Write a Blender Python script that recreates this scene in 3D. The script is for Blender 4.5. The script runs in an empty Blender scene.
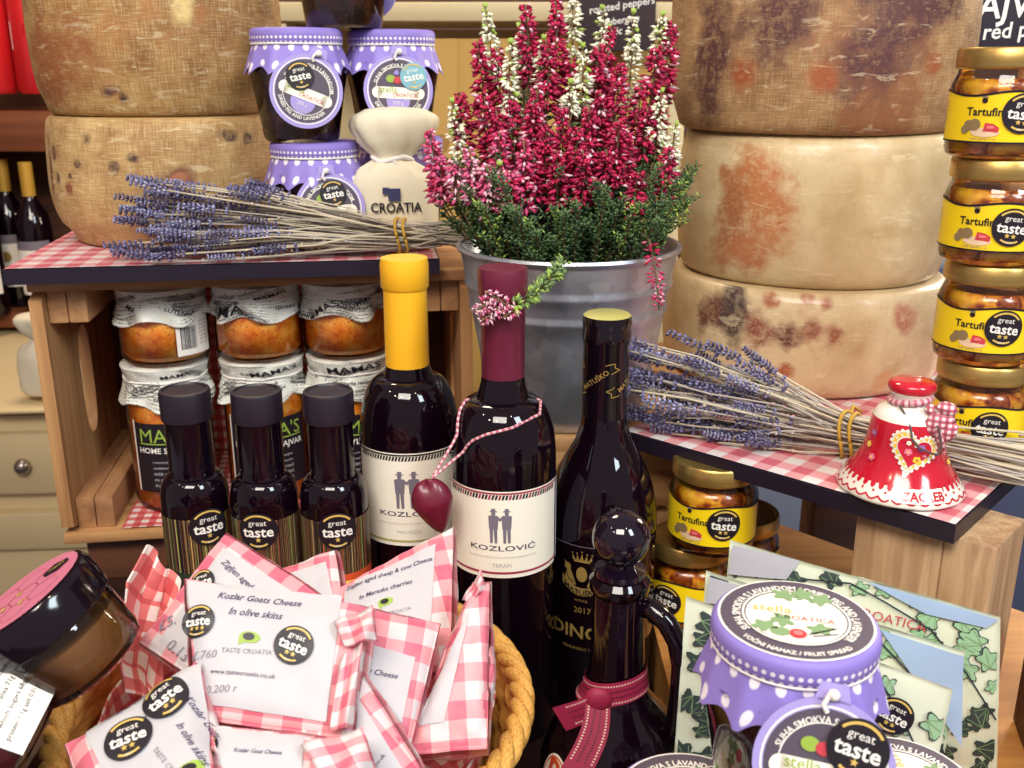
import bpy, bmesh, math, random
from mathutils import Matrix, Vector, noise
R = math.radians; PI = math.pi; TAU = 2*math.pi
sin, cos = math.sin, math.cos
S = bpy.context.scene; COL = S.collection
random.seed(11)

# ------------------------------------------------------------------ camera
H = 0.47; PITCH = R(17.5); FPX = 1000.0
cd = bpy.data.cameras.new('camera'); cam = bpy.data.objects.new('camera', cd); COL.objects.link(cam)
cam.location = (0, 0, H); cam.rotation_euler = (PI/2-PITCH, 0, 0)
cd.sensor_width = 36; cd.lens = FPX/1024*36; cd.clip_start = .02; cd.clip_end = 60
cd.dof.use_dof = True; cd.dof.focus_distance = .68; cd.dof.aperture_fstop = 17
S.camera = cam
# ------------------------------------------------------------------ world, lights, exposure
w = bpy.data.worlds.new('world'); S.world = w; w.use_nodes = True
bg = w.node_tree.nodes['Background']
bg.inputs[0].default_value = (1.0, .86, .92, 1); bg.inputs[1].default_value = .27
S.view_settings.view_transform = 'Standard'; S.view_settings.look = 'None'
S.view_settings.exposure = 0.2; S.view_settings.gamma = 1; S.view_settings.use_curve_mapping = False
def area(name, loc, tgt, sx, sy, power, col):
    l = bpy.data.lights.new(name, 'AREA'); l.shape = 'RECTANGLE'; l.size = sx; l.size_y = sy; l.energy = power; l.color = col
    o = bpy.data.objects.new(name, l); COL.objects.link(o); o.location = loc
    o.rotation_euler = (Vector(tgt)-Vector(loc)).to_track_quat('-Z', 'Y').to_euler(); return o
area('market_skylight', (-.28, -.80, 1.8), (0, .75, .2), 1.1, .7, 36, (1, .93, .83))
area('shop_window', (1.35, -.75, 1.75), (.1, .75, .2), .55, .95, 30, (.80, .93, 1))
area('side_fill', (1.5, 1.9, .9), (.30, .9, .08), .5, .5, 26, (1, .85, .66))  # added fill, no lamp of the stall; brightens the platform under the board
area('back_fill', (-.6, 2.0, 2.4), (-.3, 2.6, .4), .6, .6, 34, (1, .8, .55))  # added unseen fill that brightens the background shelves, not a shop lamp
for i, (x, y, z) in enumerate([(-1.0, -.5, 1.55), (-.55, -.95, 1.75), (.25, -1.1, 1.8), (.62, -.4, 2.0), (-1.3, .2, 1.8)]):
    l = bpy.data.lights.new('spot_bulb', 'POINT'); l.energy = 7; l.shadow_soft_size = .03; l.color = (1, .82, .6)
    o = bpy.data.objects.new('spot_bulb', l); COL.objects.link(o); o.location = (x, y, z)

# ------------------------------------------------------------------ pixel -> point on a real distance
cp, sp = cos(PITCH), sin(PITCH)
def at(px, py, d):
    u = (px-512)/FPX; v = (384-py)/FPX
    return Vector((u*d, (cp+v*sp)*d, H+(-sp+v*cp)*d))
def atY(px, py, Y): return at(px, py, Y/(cp+(384-py)/FPX*sp))
def atZ(px, py, Z): return at(px, py, (Z-H)/(-sp+(384-py)/FPX*cp))
def camdir(x, y, z): return (cam.rotation_euler.to_matrix() @ Vector((x, y, z))).normalized()

# ------------------------------------------------------------------ materials
def C(r, g, b):
    f = lambda c: ((c/255+.055)/1.055)**2.4 if c > 10 else c/255/12.92
    return (f(r), f(g), f(b), 1)
class G:
    def __init__(s, name):
        s.m = bpy.data.materials.new(name); s.m.use_nodes = True; s.t = s.m.node_tree
        s.b = s.t.nodes['Principled BSDF']; s.out = s.t.nodes['Material Output']
    def put(s, sock, v):
        if isinstance(v, bpy.types.NodeSocket): s.t.links.new(v, sock)
        elif isinstance(v, bpy.types.Node): s.t.links.new(v.outputs[0], sock)
        else: sock.default_value = v
    def n(s, typ, ins=None, **props):
        nd = s.t.nodes.new('ShaderNode'+typ)
        for k, v in props.items(): setattr(nd, k, v)
        for k, v in (ins or {}).items(): s.put(nd.inputs[k], v)
        return nd
    def math(s, op, a, b=0., c=0.):
        return s.n('Math', {0: a, 1: b, 2: c}, operation=op).outputs[0]
    def mix(s, f, a, b):
        nd = s.n('Mix', data_type='RGBA'); s.put(nd.inputs[0], f); s.put(nd.inputs[6], a); s.put(nd.inputs[7], b); return nd.outputs[2]
    def ramp(s, f, stops, interp='LINEAR'):
        nd = s.n('ValToRGB', {0: f}); cr = nd.color_ramp; cr.interpolation = interp
        while len(cr.elements) < len(stops): cr.elements.new(.5)
        for e, (p, c) in zip(cr.elements, stops): e.position = p; e.color = c
        return nd.outputs[0]
    def step(s, f, a, b): return s.n('MapRange', {0: f, 1: a, 2: b, 3: 0., 4: 1.}).outputs[0]
    def coord(s, kind='Object', scale=(1, 1, 1), loc=(0, 0, 0), rot=(0, 0, 0)):
        tc = s.n('TexCoord'); return s.n('Mapping', {0: tc.outputs[kind], 1: loc, 2: rot, 3: scale}).outputs[0]
    def noise(s, vec, scale, detail=4, rough=.55, dist=0.):
        return s.n('TexNoise', {'Vector': vec, 'Scale': scale, 'Detail': detail, 'Roughness': rough, 'Distortion': dist}).outputs[0]
    def bump(s, hgt, st=.3, dist=.001):
        s.put(s.b.inputs['Normal'], s.n('Bump', {'Strength': st, 'Distance': dist, 'Height': hgt}).outputs[0])
    def set(s, **k):
        nm = dict(col='Base Color', rough='Roughness', metal='Metallic', coat='Coat Weight', coatr='Coat Roughness', spec='Specular IOR Level',
                  trans='Transmission Weight', ior='IOR', sub='Subsurface Weight', sheen='Sheen Weight')
        for a, v in k.items(): s.put(s.b.inputs[nm[a]], v)
        return s
def plain(name, col, rough=.5, **k): return G(name).set(col=col, rough=rough, **k).m

def gingham(name, c0, c1, c2, per, src='UV', wr=0.25):
    g = G(name); v = g.coord(src)
    xyz = g.n('SeparateXYZ', {0: v})
    a = g.math('GREATER_THAN', g.math('FRACT', g.math('MULTIPLY', xyz.outputs[0], 1/per)), .5)
    b = g.math('GREATER_THAN', g.math('FRACT', g.math('MULTIPLY', xyz.outputs[1], 1/per)), .5)
    f = g.math('MULTIPLY', g.math('ADD', a, b), .5)
    col = g.ramp(f, [(0, c0), (.3, c1), (.8, c2)], 'CONSTANT')
    nz = g.noise(g.coord('Object'), 60, 3)
    g.set(col=g.mix(g.math('MULTIPLY', nz, .18), col, C(245, 225, 215)), rough=.45)
    g.bump(nz, wr, .004); return g.m
def dots(name, base, dot, per, rad, off=0.):
    g = G(name); x = g.n('SeparateXYZ', {0: g.coord('UV')})
    def fr(s, o): return g.math('SUBTRACT', g.math('FRACT', g.math('ADD', g.math('MULTIPLY', x.outputs[s], 1/per), o)), .5)
    a, b = fr(0, 0), fr(1, off)
    d = g.math('SQRT', g.math('ADD', g.math('MULTIPLY', a, a), g.math('MULTIPLY', b, b)))
    g.set(col=g.mix(g.step(d, rad, rad+.06), dot, base), rough=.55); return g.m
def wood(name, c0, c1, axis=0, scale=1., rough=.6, dark=None):
    g = G(name); sc = [60*scale]*3; sc[axis] = 4*scale
    v = g.coord('Object', scale=sc)
    n1 = g.noise(v, 1, 5, .6, .6); sc2 = [18*scale]*3; sc2[axis] = 1.2*scale
    n2 = g.noise(g.coord('Object', scale=sc2), 1, 3, .5, 1.5)
    f = g.math('ADD', g.math('MULTIPLY', n1, .55), g.math('MULTIPLY', n2, .45))
    stops = [(.36, c0), (.62, c1)]
    if dark: stops = [(.25, dark)]+stops
    g.set(col=g.ramp(f, stops), rough=rough); g.bump(f, .25, .002); return g.m

M = {}
M['white'] = plain('white_ink', C(240, 236, 228), .5)
M['black'] = plain('black_print', C(26, 20, 30), .45)
M['ink'] = plain('dark_ink', C(58, 40, 84), .6)
M['pen'] = plain('pencil', C(135, 128, 140), .6)
M['gold'] = plain('gold_ink', C(205, 170, 95), .35, metal=.6)
M['goldfoil'] = plain('gold_foil', C(206, 160, 62), .4, metal=.3); M['sgold'] = plain('sticker_gold', C(214, 180, 96), .4)
M['silverink'] = plain('silver_ink', C(150, 140, 140), .4)
M['paper'] = plain('label_paper', C(240, 234, 226), .55)
M['cream'] = plain('cream_paper', C(247, 241, 224), .55); M['plabel'] = plain('white_label_paper', C(188, 185, 189), .5)
M['bottle'] = plain('dark_bottle_glass', C(15, 4, 13), .04, spec=.55)
M['plastic'] = plain('black_plastic', C(34, 26, 38), .42)
M['blkgloss'] = plain('black_gloss', C(17, 8, 18), .12, coat=.2)
M['capyellow'] = plain('yellow_capsule', C(250, 186, 36), .38)
M['capred'] = plain('burgundy_capsule', C(104, 28, 54), .38, coat=.2)
M['wine'] = plain('wine_red', C(106, 16, 44), .42, coat=.3)
M['redline'] = plain('red_line', C(160, 40, 75), .5)
M['grey'] = plain('grey_ink', C(120, 112, 125), .6)
M['lgrey'] = plain('light_grey_ink', C(190, 185, 185), .6)
M['red'] = plain('red_print', C(196, 62, 74), .5)
M['green'] = plain('green_print', C(150, 178, 70), .5)
M['lav'] = plain('lavender_paper', C(163, 150, 214), .55)
M['dgrey'] = plain('charcoal_paper', C(84, 74, 90), .5)
M['yellow'] = plain('yellow_label', C(248, 214, 22), .4, coat=.2)
M['truffle'] = plain('truffle_print', C(140, 118, 80), .6)
M['meat'] = plain('meat_print', C(205, 60, 70), .5)
M['board'] = plain('print_plate', C(232, 200, 165), .6)
M['orangelab'] = plain('orange_label', C(205, 78, 40), .5)
M['greenlab'] = plain('green_label', C(44, 52, 40), .5)
M['string'] = plain('white_string', C(232, 226, 222), .8)
M['raffia'] = plain('yellow_raffia', C(190, 150, 52), .7)
M['honeyc'] = plain('honey_contents', C(132, 86, 40), .35)
M['jamred'] = plain('red_jam', C(92, 12, 24), .3)
M['lidsilver'] = plain('silver_lid', C(165, 155, 150), .28, metal=.9)
M['blueprint'] = plain('blue_print', C(52, 54, 96), .6)
M['holo'] = plain('pale_blue_foil', C(150, 210, 225), .25, metal=.4)
M['edgeblack'] = plain('black_edge', C(30, 22, 38), .4)
M['glassbead'] = plain('stopper_glass', C(20, 10, 24), .06, coat=.3, spec=.6)

def glass(name, tint=(1, 1, 1, 1), fac=1.0):
    g = G(name); t = g.t
    tr = g.n('BsdfTransparent', {0: tint}); gl = g.n('BsdfGlossy', {0: (1, 1, 1, 1), 'Roughness': .03})
    fr = g.n('Fresnel', {0: 1.45}); mx = g.n('MixShader', {0: g.math('MULTIPLY', fr, fac), 1: tr, 2: gl})
    t.links.new(mx.outputs[0], g.out.inputs[0]); return g.m
M['glass'] = glass('clear_glass'); M['frost'] = glass('thick_glass', (.96, .95, .93, 1), 1.3)
M['film'] = glass('cling_film', fac=.7)

g = G('ajvar_contents'); v = g.coord('Object')
f = g.noise(v, 95, 5, .65); f2 = g.n('TexVoronoi', {'Vector': v, 'Scale': 260}).outputs[0]
g.set(col=g.mix(g.step(f2, .10, .26), C(190, 60, 20), g.ramp(f, [(.34, C(232, 112, 24)), (.5, C(252, 158, 40)), (.66, C(255, 196, 84))])), rough=.35, coat=.3); g.bump(f, .4, .002); M['ajvar'] = g.m
g = G('fig_jam'); v = g.coord('Object'); f = g.noise(v, 70, 4)
g.set(col=g.ramp(f, [(.4, C(44, 12, 14)), (.62, C(92, 34, 22)), (.72, C(140, 72, 40))]), rough=.25, coat=.6); M['jam'] = g.m
g = G('oil_contents'); v = g.coord('Object'); f = g.noise(v, 75, 3, .5, .8)
g.set(col=g.ramp(f, [(.34, C(120, 44, 16)), (.46, C(206, 118, 30)), (.60, C(250, 196, 52))]), rough=.2, coat=.5); M['oil'] = g.m
g = G('gold_lid_metal'); f = g.noise(g.coord('Object', scale=(1, 1, 30)), 20, 3)
g.set(col=g.mix(f, C(176, 140, 72), C(214, 182, 112)), metal=.85, rough=.33); M['goldlid'] = g.m
g = G('galvanised_metal'); v = g.coord('Object'); f = g.n('TexVoronoi', {'Vector': v, 'Scale': 90}).outputs[1]
f2 = g.noise(v, 24, 4); bwv = g.n('RGBToBW', {0: f}).outputs[0]
g.set(col=g.mix(g.math('ADD', g.math('MULTIPLY', bwv, .45), g.math('MULTIPLY', f2, .5)), C(150, 154, 168), C(222, 226, 234)), metal=.85, rough=g.math('ADD', g.math('MULTIPLY', f2, .25), .30)); M['galv'] = g.m
g = G('newsprint'); v = g.coord('UV'); f = g.noise(v, 900, 2); f2 = g.noise(v, 40, 3)
ln = g.math('FRACT', g.math('MULTIPLY', g.n('SeparateXYZ', {0: v}).outputs[1], 330))
tx = g.math('MULTIPLY', g.math('MULTIPLY', g.math('GREATER_THAN', ln, .55), g.step(f, .5, .53)), g.step(f2, .42, .5))
g.set(col=g.mix(tx, C(234, 234, 224), C(52, 52, 58)), rough=.5); g.bump(f2, .5, .004); M['news'] = g.m
M['dotband'] = dots('violet_cloth_small_dots', C(134, 116, 196), C(236, 230, 240), .0042, .26)
M['violet'] = plain('violet_cloth', C(138, 120, 200), .6); M['dotskirt'] = dots('violet_cloth_big_dots', C(142, 124, 204), C(238, 232, 242), .0135, .17, .3)
M['gpink'] = gingham('pink_gingham_paper', C(206, 196, 198), C(220, 140, 148), C(200, 72, 104), .019)
M['gred'] = gingham('red_gingham_cloth', C(232, 216, 208), C(214, 92, 92), C(186, 28, 44), .0135)
M['gboard'] = gingham('gingham_board_cover', C(226, 218, 216), C(222, 150, 156), C(200, 74, 98), .025)
M['gfine'] = gingham('fine_gingham_ribbon', C(242, 230, 232), C(200, 80, 110), C(140, 24, 64), .004)
M['linen'] = plain('cream_linen', C(226, 216, 190), .85)
M['pine'] = wood('pine_wood', C(150, 100, 62), C(206, 158, 104), 2, 1)
M['pineX'] = wood('pine_wood_long', C(150, 100, 62), C(206, 158, 104), 0, 1)
M['pineY'] = wood('pine_wood_deep', C(138, 92, 60), C(190, 142, 96), 1, 1)
M['endgrain'] = wood('pine_end_grain', C(164, 118, 82), C(204, 160, 116), 1, 1.3)
M['darkwood'] = wood('dark_wood', C(58, 34, 26), C(104, 62, 40), 0, .7)
M['orangewood'] = wood('orange_wood', C(170, 106, 52), C(220, 156, 84), 0, .6)
M['shelfwood'] = wood('shelf_wood', C(96, 48, 26), C(140, 76, 38), 0, .6)
M['ribbed'] = wood('ribbed_wood', C(150, 112, 80), C(204, 170, 130), 2, 2.6, .7)
g = G('tabletop_wood'); v = g.coord('Object', scale=(3, 40, 3)); f = g.noise(v, 1.5, 4)
g.set(col=g.ramp(f, [(.35, C(34, 20, 22)), (.65, C(62, 38, 32))]), rough=.45); M['table'] = g.m
g = G('wicker'); v = g.coord('UV'); f = g.noise(g.coord('UV', scale=(30, 400, 1)), 1, 3)
g.set(col=g.ramp(f, [(.3, C(184, 120, 46)), (.6, C(236, 182, 92))]), rough=.55); g.bump(f, .3, .002); M['wicker'] = g.m

# ------------------------------------------------------------------ mesh builder
class MB:
    def __init__(s): s.v = []; s.f = []; s.m = []; s.uv = []; s.sm = []
    def add(s, vs, fs, m=0, uv=None, sm=True):
        o = len(s.v); s.v += [tuple(v) for v in vs]; s.uv += (list(uv) if uv else [None]*len(vs))
        for f in fs: s.f.append([i+o for i in f]); s.m.append(m); s.sm.append(sm)
    def box(s, c, size, m=0, bev=0.002, M4=None):
        bm = bmesh.new(); bmesh.ops.create_cube(bm, size=1)
        bmesh.ops.scale(bm, vec=size, verts=bm.verts)
        if bev: bmesh.ops.bevel(bm, geom=bm.edges[:], offset=bev, segments=2, affect='EDGES', profile=.5)
        T = Matrix.Translation(c) @ (M4 or Matrix())
        bm.verts.index_update()
        s.add([T @ v.co for v in bm.verts], [[v.index for v in f.verts] for f in bm.faces], m); bm.free()
    def lathe(s, prof, seg=40, m=0, mats=None, rf=None, z0=0):
        vs, uv, ring = [], [], []; L = 0
        for i, (r, z) in enumerate(prof):
            if i: L += math.hypot(r-prof[i-1][0], z-prof[i-1][1])
            ring.append(len(vs))
            for k in range(seg+1):
                a = TAU*k/seg-PI; rr = r*(rf(a, i) if rf else 1)
                vs.append((rr*sin(a), -rr*cos(a), z+z0)); uv.append((a*max(r, .02), L))
        # merge seam positions numerically identical; keep seam for UV
        for i in range(len(prof)-1):
            mm = mats[i] if mats else m
            a, b = ring[i], ring[i+1]
            r0, r1 = prof[i][0], prof[i+1][0]
            fs = []
            for k in range(seg):
                if r0 < 1e-6: fs.append([a+k, b+k+1, b+k])
                elif r1 < 1e-6: fs.append([a+k, a+k+1, b+k])
                else: fs.append([a+k, a+k+1, b+k+1, b+k])
            if i == 0: s.add(vs, fs, mm, uv); base = len(s.v)-len(vs)
            else:
                for f in fs: s.f.append([q+base for q in f]); s.m.append(mm); s.sm.append(True)
    def grid(s, fn, nu, nv, m=0, uvf=None, flip=False):
        vs, uv = [], []
        for j in range(nv+1):
            for i in range(nu+1):
                vs.append(fn(i/nu, j/nv)); uv.append(uvf(i/nu, j/nv) if uvf else None)
        fs = []
        for j in range(nv):
            for i in range(nu):
                a = j*(nu+1)+i; q = [a, a+1, a+nu+2, a+nu+1]; fs.append(q[::-1] if flip else q)
        s.add(vs, fs, m, uv if uvf else None)
    def tube(s, pts, rad, seg=8, m=0, cap=True):
        pts = [Vector(p) for p in pts]; n = len(pts); rad = rad if isinstance(rad, (list, tuple)) else [rad]*n
        up = Vector((0, 0, 1)); vs, uv = [], []; L = 0
        t0 = (pts[1]-pts[0]).normalized(); x = t0.orthogonal().normalized()
        for i, p in enumerate(pts):
            t = (pts[min(i+1, n-1)]-pts[max(i-1, 0)]).normalized()
            x = (x-t*x.dot(t)); x = x.normalized() if x.length > 1e-6 else t.orthogonal().normalized(); y = t.cross(x)
            if i: L += (p-pts[i-1]).length
            for k in range(seg):
                a = TAU*k/seg; vs.append(p+(x*cos(a)+y*sin(a))*rad[i]); uv.append((k/seg, L))
        fs = [[i*seg+k, i*seg+(k+1) % seg, (i+1)*seg+(k+1) % seg, (i+1)*seg+k] for i in range(n-1) for k in range(seg)]
        if cap: fs += [list(range(seg))[::-1], [(n-1)*seg+k for k in range(seg)]]
        s.add(vs, fs, m, uv)
    def ball(s, c, r, m=0, seg=12, rings=8, sc=(1, 1, 1), M4=None):
        vs, fs = [], []; T = M4 or Matrix()
        for j in range(rings+1):
            t = PI*j/rings
            for k in range(seg):
                a = TAU*k/seg; p = T @ Vector((r*sin(t)*cos(a)*sc[0], r*sin(t)*sin(a)*sc[1], r*cos(t)*sc[2])); vs.append(Vector(c)+p)
        for j in range(rings):
            for k in range(seg): fs.append([j*seg+k, (j+1)*seg+k, (j+1)*seg+(k+1) % seg, j*seg+(k+1) % seg])
        s.add(vs, fs, m)
    # ---- printed marks: mp(x, y, h) lays the print on a surface
    def poly(s, mp, pts, h, m): s.add([mp(x, y, h) for x, y in pts], [list(range(len(pts)))], m, sm=False)
    def rect(s, mp, x0, y0, x1, y1, h, m, n=1): s.grid(lambda u, v: mp(x0+(x1-x0)*u, y0+(y1-y0)*v, h), n, max(1, n//3), m)
    def disc(s, mp, r, h, m, cx=0, cy=0, seg=32, rings=3, ry=None):
        k = (ry or r)/r; vs = [mp(cx, cy, h)]; fs = []
        for j in range(1, rings+1):
            for i in range(seg): a = TAU*i/seg; vs.append(mp(cx+r*j/rings*cos(a), cy+k*r*j/rings*sin(a), h))
        for i in range(seg): fs.append([0, 1+i, 1+(i+1) % seg])
        for j in range(rings-1):
            for i in range(seg):
                a = 1+j*seg; b = a+seg; fs.append([a+i, b+i, b+(i+1) % seg, a+(i+1) % seg])
        s.add(vs, fs, m)
    def arc(s, mp, r0, r1, a0, a1, h, m, cx=0, cy=0, k=1):
        n = max(3, int(abs(a1-a0)/R(9)))
        s.grid(lambda u, v: mp(cx+(r0+(r1-r0)*v)*cos(R(0)+a0+(a1-a0)*u), cy+k*(r0+(r1-r0)*v)*sin(a0+(a1-a0)*u), h), n, 1, m)
    def star(s, mp, x, y, r, h, m):
        s.poly(mp, [(x+(r if i % 2 == 0 else r*.42)*sin(TAU*i/10), y+(r if i % 2 == 0 else r*.42)*cos(TAU*i/10)) for i in range(10)], h, m)
    def line(s, mp, pts, wd, h, m):
        for (x0, y0), (x1, y1) in zip(pts, pts[1:]):
            dx, dy = x1-x0, y1-y0; L = math.hypot(dx, dy) or 1; nx, ny = -dy/L*wd/2, dx/L*wd/2
            s.poly(mp, [(x0-nx, y0-ny), (x1-nx, y1-ny), (x1+nx, y1+ny), (x0+nx, y0+ny)], h, m)
    def text(s, mp, body, width, h, m, x=0, y=0, ang=0, height=None, shear=0., bold=0., arcR=None, arcA=0., under=False):
        vs, fs, wd, ht = glyphs(body, shear, bold)
        k = width/wd; ky = (height/ht) if height else k; ca, sa = cos(R(ang)), sin(R(ang)); out = []
        for vx, vy in vs:
            X, Y = (vx-wd/2)*k, (vy-ht/2)*ky
            if arcR:
                if under: t = -PI/2+arcA+X/arcR; rr = arcR-Y
                else: t = PI/2+arcA-X/arcR; rr = arcR+Y
                out.append(mp(x+rr*cos(t), y+rr*sin(t), h))
            else: out.append(mp(x+X*ca-Y*sa, y+X*sa+Y*ca, h))
        s.add(out, fs, m, sm=False)
    def build(s, name, mats, parent=None, sharp=38, M4=None, weld=True):
        me = bpy.data.meshes.new(name); me.from_pydata(s.v, [], s.f)
        for mm in (mats if isinstance(mats, (list, tuple)) else [mats]): me.materials.append(M[mm] if isinstance(mm, str) else mm)
        me.polygons.foreach_set('material_index', s.m); me.polygons.foreach_set('use_smooth', s.sm)
        ul = me.uv_layers.new(name='UVMap')
        for p in me.polygons:
            nn = p.normal; ax = max(range(3), key=lambda i: abs(nn[i]))
            for li in p.loop_indices:
                vi = me.loops[li].vertex_index; u = s.uv[vi]
                if u is None:
                    co = me.vertices[vi].co; u = (co.y, co.z) if ax == 0 else (co.x, co.z) if ax == 1 else (co.x, co.y)
                ul.data[li].uv = u
        if weld and len(s.v) < 30000:
            bm = bmesh.new(); bm.from_mesh(me); bmesh.ops.remove_doubles(bm, verts=bm.verts, dist=1e-6); bm.to_mesh(me); bm.free()
        if sharp: me.set_sharp_from_angle(angle=R(sharp))
        me.update()
        o = bpy.data.objects.new(name, me); COL.objects.link(o)
        if parent: o.parent = parent
        if M4 is not None: o.matrix_local = M4
        return o
_gc = {}
def glyphs(body, shear=0., bold=0.):
    key = (body, shear, bold)
    if key not in _gc:
        cu = bpy.data.curves.new('t', 'FONT'); cu.body = body; cu.size = 1; cu.resolution_u = 2; cu.shear = shear; cu.offset = bold; cu.fill_mode = 'FRONT' if hasattr(cu, 'fill_mode') else cu.fill_mode
        ob = bpy.data.objects.new('t', cu); me = ob.to_mesh()
        vs = [(v.co.x, v.co.y) for v in me.vertices]; fs = [list(p.vertices) for p in me.polygons]
        ob.to_mesh_clear(); bpy.data.objects.remove(ob); bpy.data.curves.remove(cu)
        x0 = min(v[0] for v in vs); x1 = max(v[0] for v in vs); y0 = min(v[1] for v in vs); y1 = max(v[1] for v in vs)
        _gc[key] = ([(a-x0, b-y0) for a, b in vs], fs, x1-x0, y1-y0)
    return _gc[key]
def flat(T): return lambda x, y, h: T @ Vector((x, y, h))
def cyl(r, z0, a0=0.): return lambda x, y, h: Vector(((r+h)*sin(a0+x/r), -(r+h)*cos(a0+x/r), z0+y))
def profr(prof, z):
    for (r0, z0), (r1, z1) in zip(prof, prof[1:]):
        if (z0-z)*(z1-z) <= 0 and abs(z1-z0) > 1e-7: return r0+(r1-r0)*(z-z0)/(z1-z0)
    return prof[-1][0]
def onlathe(prof, z0, a0, rr):
    def f(x, y, h):
        r = profr(prof, z0+y)+h; a = a0+x/rr; return Vector((r*sin(a), -r*cos(a), z0+y))
    return f

# ------------------------------------------------------------------ naming
def tag(o, label, cat, group=None):
    o['label'] = label; o['category'] = cat
    if group: o['group'] = group
    return o
def thing(name, label, cat, loc=(0, 0, 0), rotz=0., group=None, M4=None):
    o = bpy.data.objects.new(name, None); COL.objects.link(o); o.empty_display_size = .02
    if M4 is not None: o.matrix_world = M4
    else: o.location = loc; o.rotation_euler = (0, 0, rotz)
    return tag(o, label, cat, group)
def struct(o): o['kind'] = 'structure'; return o
def copy_tree(o, parent=None):
    c = o.copy(); COL.objects.link(c)
    if parent: c.parent = parent
    for ch in list(o.children): copy_tree(ch, c)
    return c
def again(o, label, loc=None, rotz=None, M4=None):
    c = copy_tree(o); c['label'] = label
    if M4 is not None: c.matrix_world = M4
    else:
        c.location = loc
        if rotz is not None: c.rotation_euler = (0, 0, rotz)
    return c

def sticker(mp, r, stars=2, parent=None, ang=0., blue=False):
    """round black award sticker, mats: black, white, gold"""
    ca, sa = cos(R(ang)), sin(R(ang)); q = lambda x, y, h: mp(x*ca-y*sa, x*sa+y*ca, h)
    b = MB(); b.disc(q, r, .0004, 0, seg=36, rings=4)
    b.arc(q, r*.80, r*.90, R(40), R(140), .0007, 2)
    b.arc(q, r*.76, r*.86, R(238), R(302), .0007, 2)
    b.text(q, 'great', r*.88, .0008, 1, 0, r*.38)
    b.text(q, 'taste', r*1.52, .0008, 1, 0, -r*.08, bold=.02)
    for i in range(stars): b.star(q, (i-(stars-1)/2)*r*.32, -r*.46, r*.15, .0008, 2)
    b.text(q, '2017', r*.3, .0008, 1, 0, -r*.8)
    return b.build('award_sticker', ['holo' if blue else 'black', 'white', 'sgold'], parent, sharp=0, weld=False)

# =================================================================== SETTING
def slab(name, mats, c, size, bev=.002, rotz=0., parent=None):
    b = MB(); b.box((0, 0, 0), size, 0, bev); o = b.build(name, mats, parent); o.location = c; o.rotation_euler = (0, 0, rotz); return o
M['wallp'] = plain('shop_wall', C(92, 66, 58), .8); M['floorp'] = plain('shop_floor', C(58, 46, 48), .6)
struct(slab('floor', 'floorp', (0, 1.4, -.93), (5.2, 5.4, .06), 0))
struct(slab('wall_back', 'wallp', (0, 3.3, .75), (5.2, .08, 3.3), 0))
struct(slab('wall_left', 'wallp', (-2.56, 2.0, .75), (.08, 2.6, 3.3), 0))
struct(slab('wall_right', 'wallp', (2.56, 2.0, .75), (.08, 2.6, 3.3), 0))
E_ = Vector((.741, -.671, 0)); U_ = Vector((.671, .741, 0)); ROT = math.atan2(-.671, .741)
# main table
t = thing('display_table', 'long dark wooden display table under the bottles and basket', 'table', (-.07, .62, -.90))
b = MB(); b.box((0, 0, .88), (.70, 1.3, .04), 0, .004); b.build('tabletop', 'table', t)
for sx in (-1, 1):
    for sy in (-1, 1):
        b = MB(); b.box((sx*.30, sy*.58, .43), (.07, .07, .86), 0, .004); b.build('leg', 'table', t)
# right-hand platform board (diagonal far edge)
b = MB(); pts = [(.112, .30), (.70, .30), (.70, .417), (.155, .99), (.155, .748), (.112, .748)]
for z0, z1 in [(.001, .05)]:
    n = len(pts); vs = [(x, y, z0) for x, y in pts]+[(x, y, z1) for x, y in pts]
    b.add(vs, [list(range(n))[::-1], list(range(n, 2*n))]+[[i, (i+1) % n, n+(i+1) % n, n+i] for i in range(n)], 0, sm=False)
o = b.build('platform_board', 'orangewood', sharp=20); tag(o, 'thick orange-brown wooden board under the fig jars and leafy packets', 'platform')
t = thing('trestle', 'wooden trestle holding up the right end of the orange-brown board', 'trestle', (.52, .40, -.90))
for sy in (-.06, .06):
    b = MB(); b.box((0, sy, .45), (.05, .05, .90), 0, .003); b.build('leg', 'darkwood', t)
b = MB(); b.box((0, 0, .88), (.06, .20, .04), 0, .003); b.build('crossbar', 'darkwood', t)

# ------------- background, left: cupboard, wine shelf, cans
creamp = plain('cream_paint', C(214, 194, 150), .5)
D = 1.95
p0 = at(-150, 400, D); p1 = at(72, 400, D)
t = thing('cream_cupboard', 'cream painted cupboard with panelled door behind the wooden crate', 'cupboard', (p0.x, p0.y, -.90), R(4))
ch = p0.z+.90; cw = .53
b = MB(); b.box((cw/2, .45, ch/2-.02), (cw, .9, ch-.04), 0, .003); b.build('cabinet_body', creamp, t)
b = MB(); b.box((cw/2, .44, ch-.02), (cw+.02, .96, .01), 0, .006); b.build('worktop', creamp, t)
for i in range(1):
    x0 = .14+i*.40
    b = MB(); b.box((x0+.18, -.012, ch-.135), (.36, .024, .13), 0, .006); d_ = b.build('drawer', creamp, t)
    b = MB(); b.ball((x0+.18, -.035, ch-.135), .016, 0); b.build('knob', 'lidsilver', d_)
    b = MB(); hh = ch-.30
    b.box((x0+.18, -.008, hh/2+.06), (.36, .016, hh), 0, .004)
    for (cx, cz, sx, sz) in [(x0+.035, hh/2+.06, .07, hh), (x0+.325, hh/2+.06, .07, hh), (x0+.18, .06+.04, .36, .08), (x0+.18, hh+.02, .36, .08)]:
        b.box((cx, -.022, cz), (sx, .016, sz), 0, .005)
    d_ = b.build('door', creamp, t)
    b = MB(); b.ball((x0+.325, -.042, hh*.75), .014, 0); b.build('knob', 'lidsilver', d_)
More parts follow.
